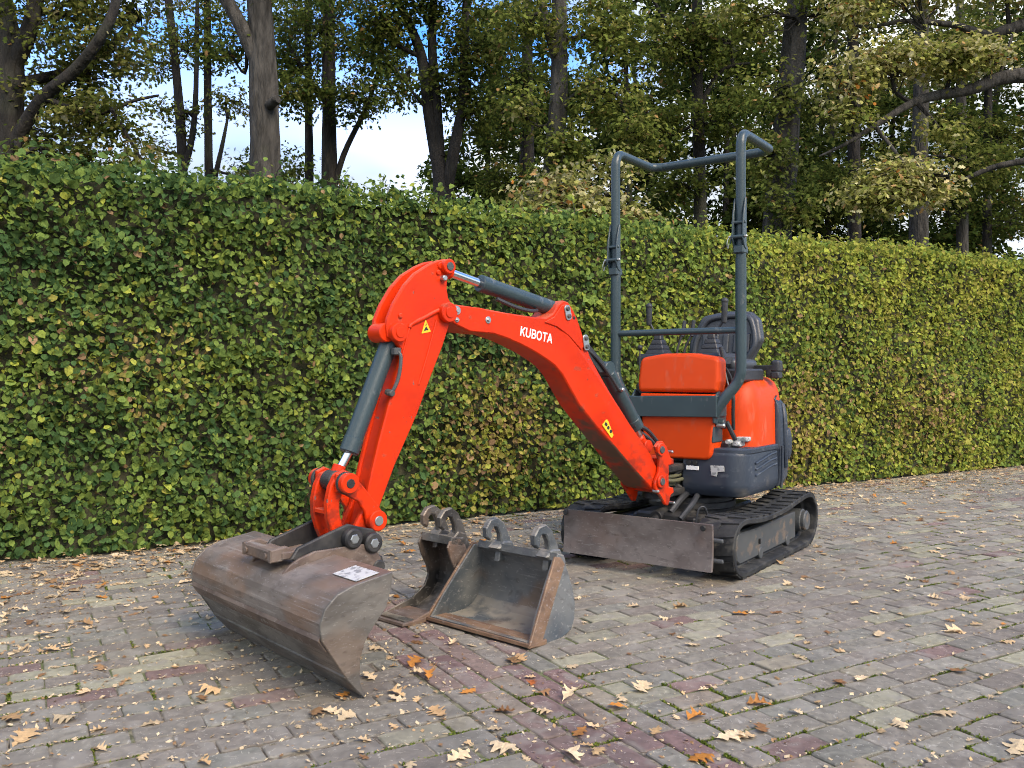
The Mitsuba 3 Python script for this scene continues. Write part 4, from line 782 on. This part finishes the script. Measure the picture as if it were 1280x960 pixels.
cap_bolt('pin', 1.262, 1.175, BOOM, .017, .068); cap_bolt('pin', 1.262, 1.140, BOOM, .010, .068); cap_bolt('pin', 1.109, 1.146, BOOM, .014, .068)
for (t0, z0, t1, z1) in ((.672, 1.211, .664, 1.180), (.560, 1.090, .553, 1.055)):
    d = np.array([t1 - t0, z1 - z0]); d /= np.linalg.norm(d); nrm = np.array([-d[1], d[0]]) * .017
    a, b = np.array([t0, z0]) - d * .016, np.array([t1, z1]) + d * .016
    k = obj('pin_keeper', plate(rounded_plan([(*(a + nrm), .014), (*(a - nrm), .014), (*(b - nrm), .014), (*(b + nrm), .014)]), .068, .074, .0015), 'bolt_zinc', BOOM, BF)
    obj('bolt', cyl([t0, .074, z0], [t0, .081, z0], .009, 16), 'worn_grey_steel', k, BF); obj('bolt', cyl([t1, .074, z1], [t1, .081, z1], .010, 6), 'worn_grey_steel', k, BF)
cap_bolt('pin', .628, 1.175, BOOM, .009, .066, .004, 'black_print')
def on_face(mesh, t, z, ang, y):
    "lettering that reads towards the machine, lying on the boom's left side"
    v = np.array(mesh.vertices); c, s = math.cos(ang), math.sin(ang)
    x, h = v[:, 0] * c - v[:, 1] * s, v[:, 0] * s + v[:, 1] * c
    mesh.vertices = np.stack([t - x, y + v[:, 2], z + h], 1); return mesh
txt = meshkit.text_mesh('KUBOTA', .036, .0012, bold=True); w0 = np.ptp(txt.vertices[:, 0]); v = np.array(txt.vertices); v[:, 0] *= .182 / w0; txt.vertices = v
obj('lettering', on_face(txt, .938, 1.093, math.radians(-8.5), .0622), 'white_print', BOOM, BF, False)
wl = obj('warning_label', plate(rounded_plan([(.425, .742, .004), (.365, .682, .004), (.392, .655, .004), (.452, .715, .004)]), .0640, .0718, .0003), 'yellow_print', BOOM, BF)
labels[wl] = {'label': 'yellow warning label near the foot of the boom'}
for q in (.25, .55):
    obj('symbol', plate(circle(.378 + .055 * q + .006, .672 + .055 * q + .000, .0085, 10), .0718, .0724, .0001), 'black_print', wl, BF)
obj('symbol', plate([(.418, .718), (.425, .708), (.440, .716), (.432, .730)], .0718, .0724, .0001), 'black_print', wl, BF)
# red swing bracket at the boom's foot
sw = [(.128, .605), (.100, .628), (.072, .628), (.040, .600), (.018, .560), (.010, .545), (-.010, .540), (-.012, .515), (.030, .512), (.036, .48), (.034, .415), (-.008, .405), (-.012, .382), (.012, .372), (.020, .345), (.032, .325), (.052, .330), (.090, .375), (.128, .412), (.130, .44), (.100, .49), (.098, .545)]
SWB = obj('swing_bracket', [plate(sw, .088, .106, .004), plate(sw, -.106, -.088, .004), box(-.01, .050, -.089, .089, .515, .545, .004), box(-.01, .050, -.089, .089, .378, .408, .004), cyl([-.03, 0, .37], [-.03, 0, .55], .048, 24)], 'red_paint', EX, BF)
for t, z in ((.094, .590), (.092, .443)):
    obj('pin_boss', cyl([t, .102, z], [t, .118, z], .030, 24, .003), 'red_paint', SWB, BF)
    obj('pin', cyl([t, .116, z], [t, .123, z], .017, 20, .002), 'worn_grey_steel', SWB, BF)
for t, z in ((.010, .575), (.115, .400), (-.005, .335)):
    obj('bolt', cyl([t, .08, z], [t, .116, z], .007, 8), 'bolt_zinc', SWB, BF)
# cylinders
def cylinder(name, a, b, c, r, rr, clevis_r=.034, cap='slate_paint', y=0):
    "barrel from a to b, rod from b to c"
    a, b, c = (np.array([p[0], y, p[1]]) for p in (a, b, c)); d = (b - a) / np.linalg.norm(b - a)
    k = obj(name, [cyl(a, b, r, 32, .004), cyl(b - d * .05, b + d * .006, r * 1.06, 32, .004)], cap, EX, BF, 40)
    obj('rod', cyl(b, c, rr, 20, .001), 'chrome', k, BF, 40)
    obj('rod_end', [cyl(c + [0, -.035, 0], c + [0, .035, 0], clevis_r, 24, .003), cyl(c - d * .055, c - d * .01, rr * 1.5, 20, .003)], 'red_paint', k, BF, 40)
    obj('base_end', [cyl(a + [0, -.03, 0] - d * .02, a + [0, .03, 0] - d * .02, r * .95, 24, .003)], cap, k, BF, 40)
    return k, d
BC, d = cylinder('bucket_cylinder', (1.512, 1.062), (1.682, .672), (1.742, .575), .0325, .0150)
obj('steel_pipe', tube(spline([(1.520, .052, 1.02), (1.512, .066, 1.00), (1.522, .068, .93), (1.545, .064, .88), (1.556, .050, .87)], 5), .0065, 8), 'worn_grey_steel', BC, BF)
obj('pipe_fitting', box(1.505, 1.535, .036, .062, 1.005, 1.032, .004), 'worn_grey_steel', BC, BF)
obj('pipe_fitting', cyl([1.546, .03, .875], [1.55, .07, .87], .012, 10), 'worn_grey_steel', BC, BF)
cylinder('arm_cylinder', (.682, 1.214), (1.088, 1.293), (1.290, 1.333), .033, .0175, .022)
obj('hose', [tube(spline([(1.03, .03, 1.235), (.94, .045, 1.205), (.86, .042, 1.195), (.80, .02, 1.20)], 6), .008, 8)], 'black_plastic', EX, BF)
cylinder('boom_cylinder', (.338, .945), (.140, .692), (.086, .600), .036, .018, .03)
obj('cylinder_guard', plate([(.565, 1.085), (.50, 1.065), (.40, .985), (.395, .945), (.44, .94), (.53, 1.02)], .020, .045, .006), 'black_plastic', EX, BF)
obj('hose', tube(spline([(.54, .035, 1.06), (.47, .05, 1.01), (.38, .052, .93), (.32, .048, .87), (.29, .035, .86)], 6), .007, 8), 'black_plastic', EX, BF)
obj('hose', tube(spline([(.22, -.02, .72), (.12, -.03, .68), (.02, -.02, .63), (-.06, 0, .56)], 6), .011, 8), 'black_plastic', EX, BF)
obj('hose', tube(spline([(.18, .02, .70), (.10, .03, .68), (.0, .03, .60), (-.08, .02, .52)], 6), .010, 8), 'black_plastic', EX, BF)
obj('hose_fitting', cyl([.300, .035, .865], [.296, .060, .870], .009, 8), 'bolt_zinc', EX, BF)
# arm
side = [(1.562, 1.105), (1.556, 1.135), (1.532, 1.188), (1.486, 1.256), (1.44, 1.302), (1.379, 1.339), (1.335, 1.358), (1.300, 1.366), (1.278, 1.358), (1.264, 1.338), (1.266, 1.318), (1.290, 1.290), (1.293, 1.255), (1.285, 1.219), (1.265, 1.195), (1.262, 1.165), (1.275, 1.135), (1.292, 1.095), (1.311, 1.045), (1.374, .915), (1.428, .795), (1.529, .610), (1.586, .485), (1.600, .445), (1.635, .365), (1.655, .342), (1.680, .342), (1.698, .362), (1.700, .385), (1.690, .42), (1.655, .48), (1.640, .530), (1.622, .600), (1.594, .700), (1.562, .80), (1.524, .92), (1.500, .995), (1.500, 1.025), (1.522, 1.050), (1.556, 1.070)]
inner = [(1.47, 1.17), (1.43, 1.24), (1.38, 1.285), (1.335, 1.305), (1.310, 1.28), (1.308, 1.22), (1.33, 1.13), (1.34, 1.05), (1.385, .925), (1.44, .80), (1.54, .612), (1.60, .485), (1.64, .40), (1.668, .40), (1.645, .48), (1.612, .61), (1.586, .70), (1.554, .80), (1.516, .92), (1.492, .99)]
ARM = obj('arm', [plate(side, .030, .052, .005), plate(side, -.052, -.030, .005), plate(inner, -.031, .031, .003)], 'red_paint', EX, BF, 25)
ridge = lambda pts, r: tube(np.array([(t, .0525, z) for t, z in pts]), r, 8)
obj('face_rib', [ridge(spline([(1.300, 1.178), (1.335, 1.172), (1.40, 1.142), (1.455, 1.118), (1.466, 1.105)], 5), .0085)], 'red_paint', ARM, BF, 50)
obj('face_rib', [ridge([(1.466, 1.105), (1.482, 1.05), (1.497, 1.0)], .0045)], 'red_paint', ARM, BF, 50)
obj('face_rib', [ridge([(1.345, 1.135), (1.385, 1.01), (1.425, .90)], .0045)], 'red_paint', ARM, BF, 50)
for t, z, r in ((1.300, 1.336, .028), (1.300, 1.166, .037), (1.522, 1.085, .034)):
    obj('pin_boss', cyl([t, -.075, z], [t, -.050, z], r, 28, .003), 'red_paint', ARM, BF, 40)
    bs = obj('pin_boss', cyl([t, .050, z], [t, .078, z], r, 28, .003), 'red_paint', ARM, BF, 40)
    obj('pin', cyl([t, .077, z], [t, .082, z], r * .55, 20, .001), 'worn_grey_steel' if r < .03 else 'red_paint', bs, BF, 40)
for t, z, r in ((1.326, 1.338, .013), (1.336, 1.312, .010), (1.505, 1.145, .009)):
    obj('bolt_head', cyl([t, .050, z], [t, .059, z], r, 14), 'red_paint', ARM, BF, 40)
obj('grease_nipple', cyl([1.318, .045, 1.292], [1.318, .074, 1.292], .011, 10), 'bolt_zinc', ARM, BF)
obj('lug_boss', cyl([1.550, -.04, 1.085], [1.550, .04, 1.085], .034, 24, .003), 'red_paint', ARM, BF, 40)
wl = obj('warning_label', plate([(1.412, 1.085), (1.370, 1.093), (1.394, 1.138)], .0522, .0535, .0003), 'yellow_print', ARM, BF)
labels[wl] = {'label': 'yellow warning triangle on the arm'}
obj('symbol', [plate([(1.403, 1.095), (1.381, 1.099), (1.392, 1.112)], .0535, .0541, .0001), plate([(1.396, 1.114), (1.390, 1.115), (1.391, 1.126)], .0535, .0541, .0001)], 'black_print', wl, BF)
# bucket linkage
for s in (-1, 1):
    a, b = sorted((.056 * s, .072 * s))
    rk = obj('rocker_link', plate([(1.775, .605), (1.745, .618), (1.715, .605), (1.66, .545), (1.615, .492), (1.585, .452), (1.588, .425), (1.610, .402), (1.640, .405), (1.655, .425), (1.665, .470), (1.690, .505), (1.735, .530), (1.775, .545)], a, b, .004), 'red_paint', EX, BF)
    a, b = sorted((.070 * s, .090 * s))
    obj('pin_boss', cyl([1.620, a, .435], [1.620, b, .435], .036, 24, .003), 'red_paint', rk, BF, 40)
    obj('pin', [cyl([1.620, b - .001 if s > 0 else a - .004, .435], [1.620, b + .004 if s > 0 else a + .001, .435], .017, 18)], 'bolt_zinc', rk, BF)
    y = .046 * s; a, b = y - .014, y + .014
    bl_ = [(1.742, .606), (1.770, .598), (1.790, .565), (1.803, .51), (1.800, .46), (1.785, .41), (1.768, .372), (1.742, .368), (1.726, .39), (1.744, .43), (1.755, .47), (1.755, .51), (1.742, .545), (1.718, .562), (1.718, .593)]
    obj('bucket_link', plate(bl_, a, b, .004), 'red_paint', EX, BF)
obj('link_spacer', box(1.765, 1.80, -.03, .03, .47, .485, .002), 'red_paint', EX, BF)
lp = obj('link_pin', [cyl([1.745, -.105, .575], [1.745, .105, .575], .021, 20)], 'worn_grey_steel', EX, BF, 40)
for s in (-1, 1):
    a, b = sorted((.078 * s, .112 * s)); obj('collar', [cyl([1.745, a, .575], [1.745, b, .575], .035, 28, .004)], 'red_paint', lp, BF, 40)
    a, b = sorted((.074 * s, .090 * s)); obj('grease_ring', [cyl([1.745, a, .575], [1.745, b, .575], .0375, 28, .003)], 'black_steel', lp, BF, 40)
obj('pin_hole', cyl([1.745, .108, .575], [1.745, .1145, .575], .016, 18), 'black_print', lp, BF)
obj('link_knuckle', cyl([1.745, -.03, .575], [1.745, .03, .575], .036, 28, .004), 'black_steel', lp, BF, 40)
# quick coupler
qc = [(1.955, .352), (1.93, .385), (1.80, .425), (1.745, .440), (1.70, .425), (1.65, .412), (1.622, .385), (1.628, .352), (1.665, .318), (1.72, .318), (1.80, .335), (1.93, .338)]
QC = obj('quick_coupler', [plate(qc, .084, .100, .004), plate(qc, -.100, -.084, .004), box(1.66, 1.92, -.085, .085, .322, .345, .004)], 'black_steel', EX, BF)
for t, z in ((1.742, .394), (1.664, .370)):
    for s in (-1, 1):
        a, b = sorted((.096 * s, .132 * s)); bs = obj('pin_boss', cyl([t, a, z], [t, b, z], .034, 28, .006), 'black_steel', QC, BF, 40)
        a, b = sorted((.128 * s, .135 * s)); obj('bolt', cyl([t, a, z], [t, b, z], .017, 6, .002), 'bolt_zinc', bs, BF)
obj('hook_bar', [box(1.975, 2.015, -.125, .075, .345, .385, .006), box(1.93, 1.98, -.085, .085, .350, .375, .004), plate([(1.975, .345), (2.015, .345), (2.015, .385), (1.96, .392), (1.93, .375)], .060, .080, .004), plate([(1.975, .345), (2.015, .345), (2.015, .385), (1.96, .392), (1.93, .375)], -.125, -.105, .004), cyl([2.014, .045, .364], [2.020, .045, .364], .010, 14), cyl([2.014, -.09, .364], [2.020, -.09, .364], .010, 14)], 'brown_edge', QC, BF)
obj('latch', [cyl([1.64, -.10, .285], [1.64, .125, .285], .024, 20, .004), plate([(1.60, .275), (1.63, .25), (1.69, .258), (1.71, .30), (1.66, .33), (1.61, .315)], .076, .098, .004)], 'black_steel', QC, BF)
# wide bucket on the arm
shell = np.array([(1.812, .352), (1.944, .331), (2.000, .312), (2.036, .280), (2.052, .240), (2.048, .196), (1.962, .064), (1.908, .001)])
BK = obj('bucket', [sheet(shell[::-1][2:], -.445, .445, .011)], 'bucket_steel', EX, BF, 9)
obj('lower_shell', sheet(shell[::-1][:3], -.445, .445, .011), 'bucket_underside', BK, BF, 9)
for a, b in ((.443, .453), (-.453, -.443)):
    obj('side_plate', plate([(1.812, .352), (1.944, .333), (2.001, .314), (2.038, .281), (2.054, .240), (2.050, .195), (1.964, .062), (1.908, -.001), (1.925, .050), (1.925, .114), (1.905, .170), (1.870, .212), (1.835, .250), (1.818, .30)], a, b, .002), 'bucket_underside', BK, BF)
obj('cutting_edge', plate([(1.906, .0), (1.924, .014), (1.975, .074), (1.966, .084), (1.915, .022)], -.450, .450, .002), 'bucket_underside', BK, BF)
obj('stiffener', plate([(2.050, .204), (2.055, .192), (2.030, .156), (2.024, .160)], -.442, .442, .001), 'brown_edge', BK, BF)
for y in (-.112, .112):
    a, b = y - .007, y + .007
    obj('ear', plate([(1.995, .312), (1.970, .338), (1.935, .356), (1.88, .370), (1.70, .370), (1.655, .352), (1.630, .315), (1.632, .272), (1.66, .250), (1.70, .265), (1.74, .30), (1.80, .338), (1.93, .325)], a, b, .003), 'brown_edge', BK, BF)
obj('ear_plate', plate([(1.99, .312), (1.90, .350), (1.82, .357), (1.82, .345), (1.90, .334), (1.95, .326)], -.105, .105, .002), 'bucket_steel', BK, BF)
lb_ = obj('label_plate', plate([(1.845, .300), (1.925, .300), (1.925, .430), (1.845, .430)], 0, .002, .0005, axis='z'), 'sticker_grey', BK, BF @ np.array([[1, 0, 0, 0], [0, 1, 0, 0], [-.16, 0, 1, .6445], [0, 0, 0, 1.]]))
labels[lb_] = {'label': 'pale worn label plate on top of the wide bucket'}

# ------------------------------------------------------------------ loose buckets
QW = .665 * RGT + .748 * FWD
AF = frame(site(.0562, 2.950), QW)          # x into the bucket, y from its right side to its left
def squeeze(m, w, k, h):
    v = np.array(m.vertices); v[:, 1] = w / 2 + (v[:, 1] - w / 2) * (1 - k * np.clip(v[:, 2] / h, 0, 1)); m.vertices = v; return m
def hook(y0, y1, dx=0, dz=0, s=1.0):
    P = [(.312, .215), (.282, .300), (.250, .360), (.212, .386), (.172, .380), (.148, .352), (.150, .318), (.172, .302), (.180, .318), (.178, .340), (.192, .352), (.212, .346), (.228, .318), (.232, .285), (.222, .25), (.215, .215)]
    return plate([(.23 + (x - .23) * s + dx, .22 + (z - .22) * s + dz) for x, z in P], y0, y1, .004)
K = 'loose_bucket'; USED[K] = 0
labels[K] = {'label': 'wide rusty blue grey digging bucket lying on the bricks, its mouth towards the camera', 'category': 'bucket'}
sh = [(-.002, .012), (.06, .004), (.13, .0), (.19, .002), (.235, .018), (.262, .050), (.276, .095), (.275, .145), (.266, .195), (.252, .240), (.225, .262)]
obj('shell', squeeze(sheet(sh, .004, .496, .009), .5, .20, .27), 'blue_grey_steel', K, AF, 40)
for i, (a, b) in enumerate(((-.004, .006), (.494, .504))):
    obj('side_plate', squeeze(plate([(0, .006), (.06, -.001), (.13, -.003), (.19, -.002), (.237, .014), (.265, .048), (.280, .095), (.279, .147), (.270, .197), (.256, .243), (.226, .268), (.196, .270), (.13, .188), (.06, .096)], a, b, .002), .5, .20, .27), 'blue_grey_steel', K, AF)
    a, b = ((-.016, -.003) if i == 0 else (.503, .516))
    obj('side_cutter', squeeze(plate([(-.012, .004), (.035, .002), (.060, .012), (.245, .243), (.228, .270), (.194, .278), (.0, .024)], a, b, .003), .5, .20, .27), 'rusty_edge', K, AF)
obj('cutting_edge', plate([(-.014, .008), (-.012, .018), (.085, .016), (.085, -.003), (.04, -.001)], -.014, .514, .003), 'rusty_edge', K, AF)
obj('top_bar', squeeze(plate([(.215, .258), (.252, .238), (.268, .245), (.262, .272), (.222, .284)], .0, .50, .004), .5, .20, .27), 'blue_grey_steel', K, AF)
for y in (.095, .335):
    obj('hook', hook(y, y + .027), 'blue_grey_steel', K, AF); obj('gusset', plate([(.20, .268), (.30, .19), (.32, .22), (.285, .285), (.235, .292)], y - .012, y + .048, .006), 'blue_grey_steel', K, AF)
BF2 = frame(site(-.520, 3.318), QW) @ np.array([[1, 0, 0, 0], [0, 1, 0, -.170], [0, 0, 1, 0], [0, 0, 0, 1.]])
K = 'loose_bucket_001'; USED[K] = 0
labels[K] = {'label': 'narrow black digging bucket lying behind the wide rusty loose bucket', 'category': 'bucket'}
sh = [(-.004, .012), (.06, .006), (.14, .002), (.21, .006), (.275, .030), (.322, .080), (.338, .140), (.330, .200), (.305, .255), (.278, .280)]
obj('shell', sheet(sh, .004, .166, .009), 'black_bucket_steel', K, BF2, 40)
for a, b in ((-.004, .006), (.164, .174)):
    obj('side_plate', plate([(-.006, .006), (.06, .0), (.14, -.002), (.21, .001), (.278, .026), (.326, .077), (.342, .140), (.334, .202), (.309, .259), (.275, .290), (.225, .285), (.212, .262), (.228, .215), (.258, .160), (.266, .125), (.246, .085), (.18, .048), (.08, .026)], a, b, .002), 'black_bucket_steel' if a > 0 else 'brown_edge', K, BF2)
obj('cutting_edge', plate([(-.022, .006), (-.020, .015), (.16, .018), (.16, .000), (.03, -.002)], -.006, .176, .002), 'brown_edge', K, BF2)
obj('top_bar', plate([(.225, .272), (.295, .255), (.300, .290), (.235, .300)], -.004, .174, .004), 'black_bucket_steel', K, BF2)
for y in (.018, .115):
    obj('hook', hook(y, y + .025, .045, .025), 'black_bucket_steel', K, BF2); obj('gusset', plate([(.25, .285), (.34, .20), (.36, .23), (.33, .30), (.285, .315)], y - .008, y + .040, .005), 'black_bucket_steel', K, BF2)

# ------------------------------------------------------------------ fallen leaves
def oak_leaf(L, seed):
    "a lobed dry oak leaf, flat or curled"
    r = np.random.default_rng(seed); n = 19; t = np.linspace(0, 1, n)
    env = .36 * np.sin(np.pi * np.clip(t, 0, 1) ** 1.25) ** .75 + .012
    k = r.uniform(3.0, 4.2); ph = r.random() * 6.28
    lob = lambda q: .66 + .34 * np.sin(k * 2 * np.pi * t + q) + r.normal(0, .06, n)
    wl, wr = env * lob(ph) * r.uniform(.85, 1.15), env * lob(ph + r.normal(0, .9)) * r.uniform(.85, 1.15)
    wl[:2] = wr[:2] = .010; wl[-1] = wr[-1] = .02
    x = np.stack([t + .14 * wl, t + .05 * wl, t, t + .05 * wr, t + .14 * wr], 1); y = np.stack([wl, wl * .5, 0 * t, -wr * .5, -wr], 1)
    flat = r.random() < .55; c = .35 if flat else 1.0
    c1, c2, tw = r.normal(0, .8) * c, r.uniform(.2, 1.6) * r.choice([1, 1, -1]) * c, r.normal(0, .8) * c
    wob = meshkit.fbm(np.stack([x * 4, y * 4, 0 * x + seed], -1), 3, 5) - .5
    z = c2 * y**2 * 1.3 + c1 * .4 * (x - .5) ** 2 + tw * (x - .5) * y + .16 * wob
    P = np.stack([x - .5, y, z], -1).reshape(-1, 3) * L
    tilt = r.normal(0, .07, 2); P[:, 2] += P[:, 0] * tilt[0] + P[:, 1] * tilt[1]
    a = r.random() * 2 * np.pi; ca, sa = math.cos(a), math.sin(a); P[:, :2] = P[:, :2] @ np.array([[ca, sa], [-sa, ca]])
    P[:, 2] -= np.sort(P[:, 2])[6]
    i = np.arange((n - 1) * 4); k = i + i // 4
    return P, np.vstack([np.stack([k, k + 1, k + 6], 1), np.stack([k, k + 6, k + 5], 1)])
def free(p):
    q = np.linalg.inv(MF) @ [p[0], p[1], 0, 1]
    if -.75 < q[0] < .70 and abs(q[1]) < .47: return False
    q = np.linalg.inv(BF) @ [p[0], p[1], 0, 1]
    if 1.85 < q[0] < 2.06 and abs(q[1]) < .46: return False
    q = np.linalg.inv(AF) @ [p[0], p[1], 0, 1]
    if -.03 < q[0] < .30 and -.03 < q[1] < .53: return False
    q = np.linalg.inv(BF2) @ [p[0], p[1], 0, 1]
    return not (-.03 < q[0] < .36 and -.02 < q[1] < .24)
special = [  # x, y, size, tone, label
    (1.138, 2.573, .085, .72, 'bright orange oak leaf on the bricks just below the lip of the wide loose bucket'),
    (1.120, 2.447, .080, .76, 'golden orange oak leaf on the bricks between the two nearest bucket edges'),
    (1.402, 2.085, .090, .05, 'pale tan curled oak leaf lying on the strip of crosswise bricks'),
    (1.635, 2.038, .105, .08, 'large pale oak leaf on the olive bricks right of the crosswise strip'),
    (1.473, 1.947, .065, .74, 'small orange oak leaf on the right edge of the crosswise brick strip'),
    (1.834, 1.764, .080, .68, 'orange brown leaf curled on a purple brick at the lower right'),
    (1.605, 1.649, .095, .02, 'long ragged pale leaf at the bottom right of the crosswise strip'),
    (1.712, 1.638, .070, .58, 'rust brown curled leaf beside the long ragged pale leaf'),
    (1.450, 1.589, .085, .75, 'orange leaf at the bottom edge of the view on the crosswise strip'),
    (1.067, 1.873, .105, .03, 'large pale leaf at the bottom edge left of the crosswise strip'),
    (.944, 1.893, .085, .12, 'tan leaf at the bottom edge next to the mossy joints'),
    (1.020, 2.164, .090, .45, 'brown curled leaf on a mossy joint left of the crosswise strip'),
    (1.194, 1.758, .090, .02, 'cream ragged leaf on the crosswise strip at the bottom edge'),
    (.123, 2.626, .085, .02, 'whitish flat oak leaf alone at the lower left'),
    (.508, 2.647, .100, .40, 'brown crumpled leaf heap in front of the wide bucket at the left'),
    (.029, 2.546, .120, .30, 'large tan curled leaf at the lower left corner'),
    (2.169, 1.234, .105, .05, 'pale long leaf at the lower right corner'),
    (2.230, 1.462, .085, .15, 'tan leaf on a mossy joint at the right'),
    (2.575, 1.653, .080, .55, 'rusty leaf between olive bricks at the far right'),
    (1.326, 2.703, .070, .10, 'small tan leaf in the shade of the wide loose bucket lip'),
    (1.415, 2.430, .080, .50, 'brown curled leaf right of the red scrap of leaf'),
    (1.365, 2.233, .055, .97, 'small red and yellow scrap of leaf on the crosswise strip'),
    (2.961, 1.916, .095, .15, 'tan leaf cluster lying far right of the tracks'),
    (.727, 2.333, .080, .50, 'brown folded leaf under the pointed corner of the wide bucket'),
    (.840, 2.425, .060, .78, 'orange leaf by the pointed corner of the wide bucket')]
nleaf = 0
for i, (x, y, L, u, lab) in enumerate(special):
    P, F = oak_leaf(L * .92, 500 + i); P[:, 2] += .004
    obj('fallen_leaf', (P + [x, y, 0], F), 'dry_leaf', uv=np.tile([u, rng.random()], (len(P), 1)), label=lab, category='leaf'); nleaf += 1
KINDS = [('dry pale tan oak leaf lying loose on the brick pavement', 'pale tan leaves on the pavement', 0, .30), ('dark brown curled dry leaf lying loose on the brick pavement', 'dark brown leaves on the pavement', .42, .56), ('orange dry leaf lying loose on the brick pavement', 'orange leaves on the pavement', .66, .78)]
cand = []
while len(cand) < 1850:
    x, y = rng.uniform(-.7, 9.5), rng.uniform(1.0, 4.93)
    if not visible_ground(x, y, .15, 2.1) or not free((x, y)): continue
    dn = .042 + 1.2 * np.exp(-(4.93 - y) / .22) + .22 * np.exp(-(4.93 - y) / 1.3) + .16 * np.exp(-((x - .2) / .9) ** 2) * (y > 2.4)
    dn *= .45 + 1.1 * meshkit.fbm(np.array([[x * 1.6, y * 1.6, 3.0]]), 2, 77)[0]
    if rng.random() < dn: cand.append((x, y))
cand = np.array(cand); fr = cand @ FWD; sz = .026 + .046 * rng.random(len(cand)) ** 1.6; order = np.argsort(-sz / fr)
far_parts = []
for k, i in enumerate(order):
    q = rng.choice(3, p=[.70, .23, .07]); lab, grp, lo, hi = KINDS[q]
    P, F = oak_leaf(sz[i], 2000 + k); P = P + [*cand[i], .003 + rng.random() * .035 * math.exp(-(4.93 - cand[i][1]) / .15)]; uv = np.tile([rng.uniform(lo, hi), rng.random()], (len(P), 1))
    lr = (cand[i] @ RGT) / (cand[i] @ FWD); part = 'at the foot of the hedge' if cand[i][1] > 4.5 else 'left of the buckets' if lr < -.36 else 'right of the excavator tracks' if lr > .30 else 'between the buckets and the tracks' if cand[i] @ FWD > 3.0 else 'on the nearest bricks in the middle'
    lab = lab.replace('on the brick pavement', part); grp = grp.replace('on the pavement', part)
    if nleaf < 300:
        obj('fallen_leaf', (P, F), 'dry_leaf', uv=uv, label=lab, category='leaf', group=grp); nleaf += 1
    else: far_parts.append((P, F, uv))
ncr = 19000; C = []
while len(C) < ncr:
    x, y = rng.uniform(-.8, 9.5, 4000), rng.uniform(.95, 4.95, 4000)
    dn = .09 + .9 * np.exp(-(4.95 - y) / .35) + .22 * np.exp(-((x - .3) / 1.0) ** 2)
    dn *= .2 + 1.5 * meshkit.fbm(np.stack([x * 2.2, y * 2.2, 0 * x + 5], 1), 3, 78) ** 1.5
    for a, b in np.stack([x, y], 1)[rng.random(4000) < dn]:
        if visible_ground(a, b, .2, 2.0): C.append((a, b))
C = np.array(C[:ncr]); near_joint = rng.random(ncr) < .75
yj = np.round((C[:, 1] - .72) / ROW - .5) * ROW + .72 + ROW / 2
C[:, 1] = np.where(near_joint & ((C[:, 0] < BX0) | (C[:, 0] > BX1)), yj + rng.normal(0, .006, ncr), C[:, 1])
Pc = np.c_[C, rng.uniform(.001, .005, ncr)]; v, f = scatter_bits(Pc, rng.uniform(.0028, .0100, ncr) * rng.uniform(.5, 1, ncr), 6, .35)
uvc = np.repeat(np.stack([rng.choice([.0, .05, .1, .3, .5], ncr), rng.random(ncr)], 1), 4, 0)
far_parts.append((v, f, uvc))
v, f, uv = merge(far_parts)
obj('leaf_litter', (v, f), 'dry_leaf', uv=uv, label='litter of small dry leaves and crumbs along the hedge and in the brick joints', kind='stuff', category='leaf litter')
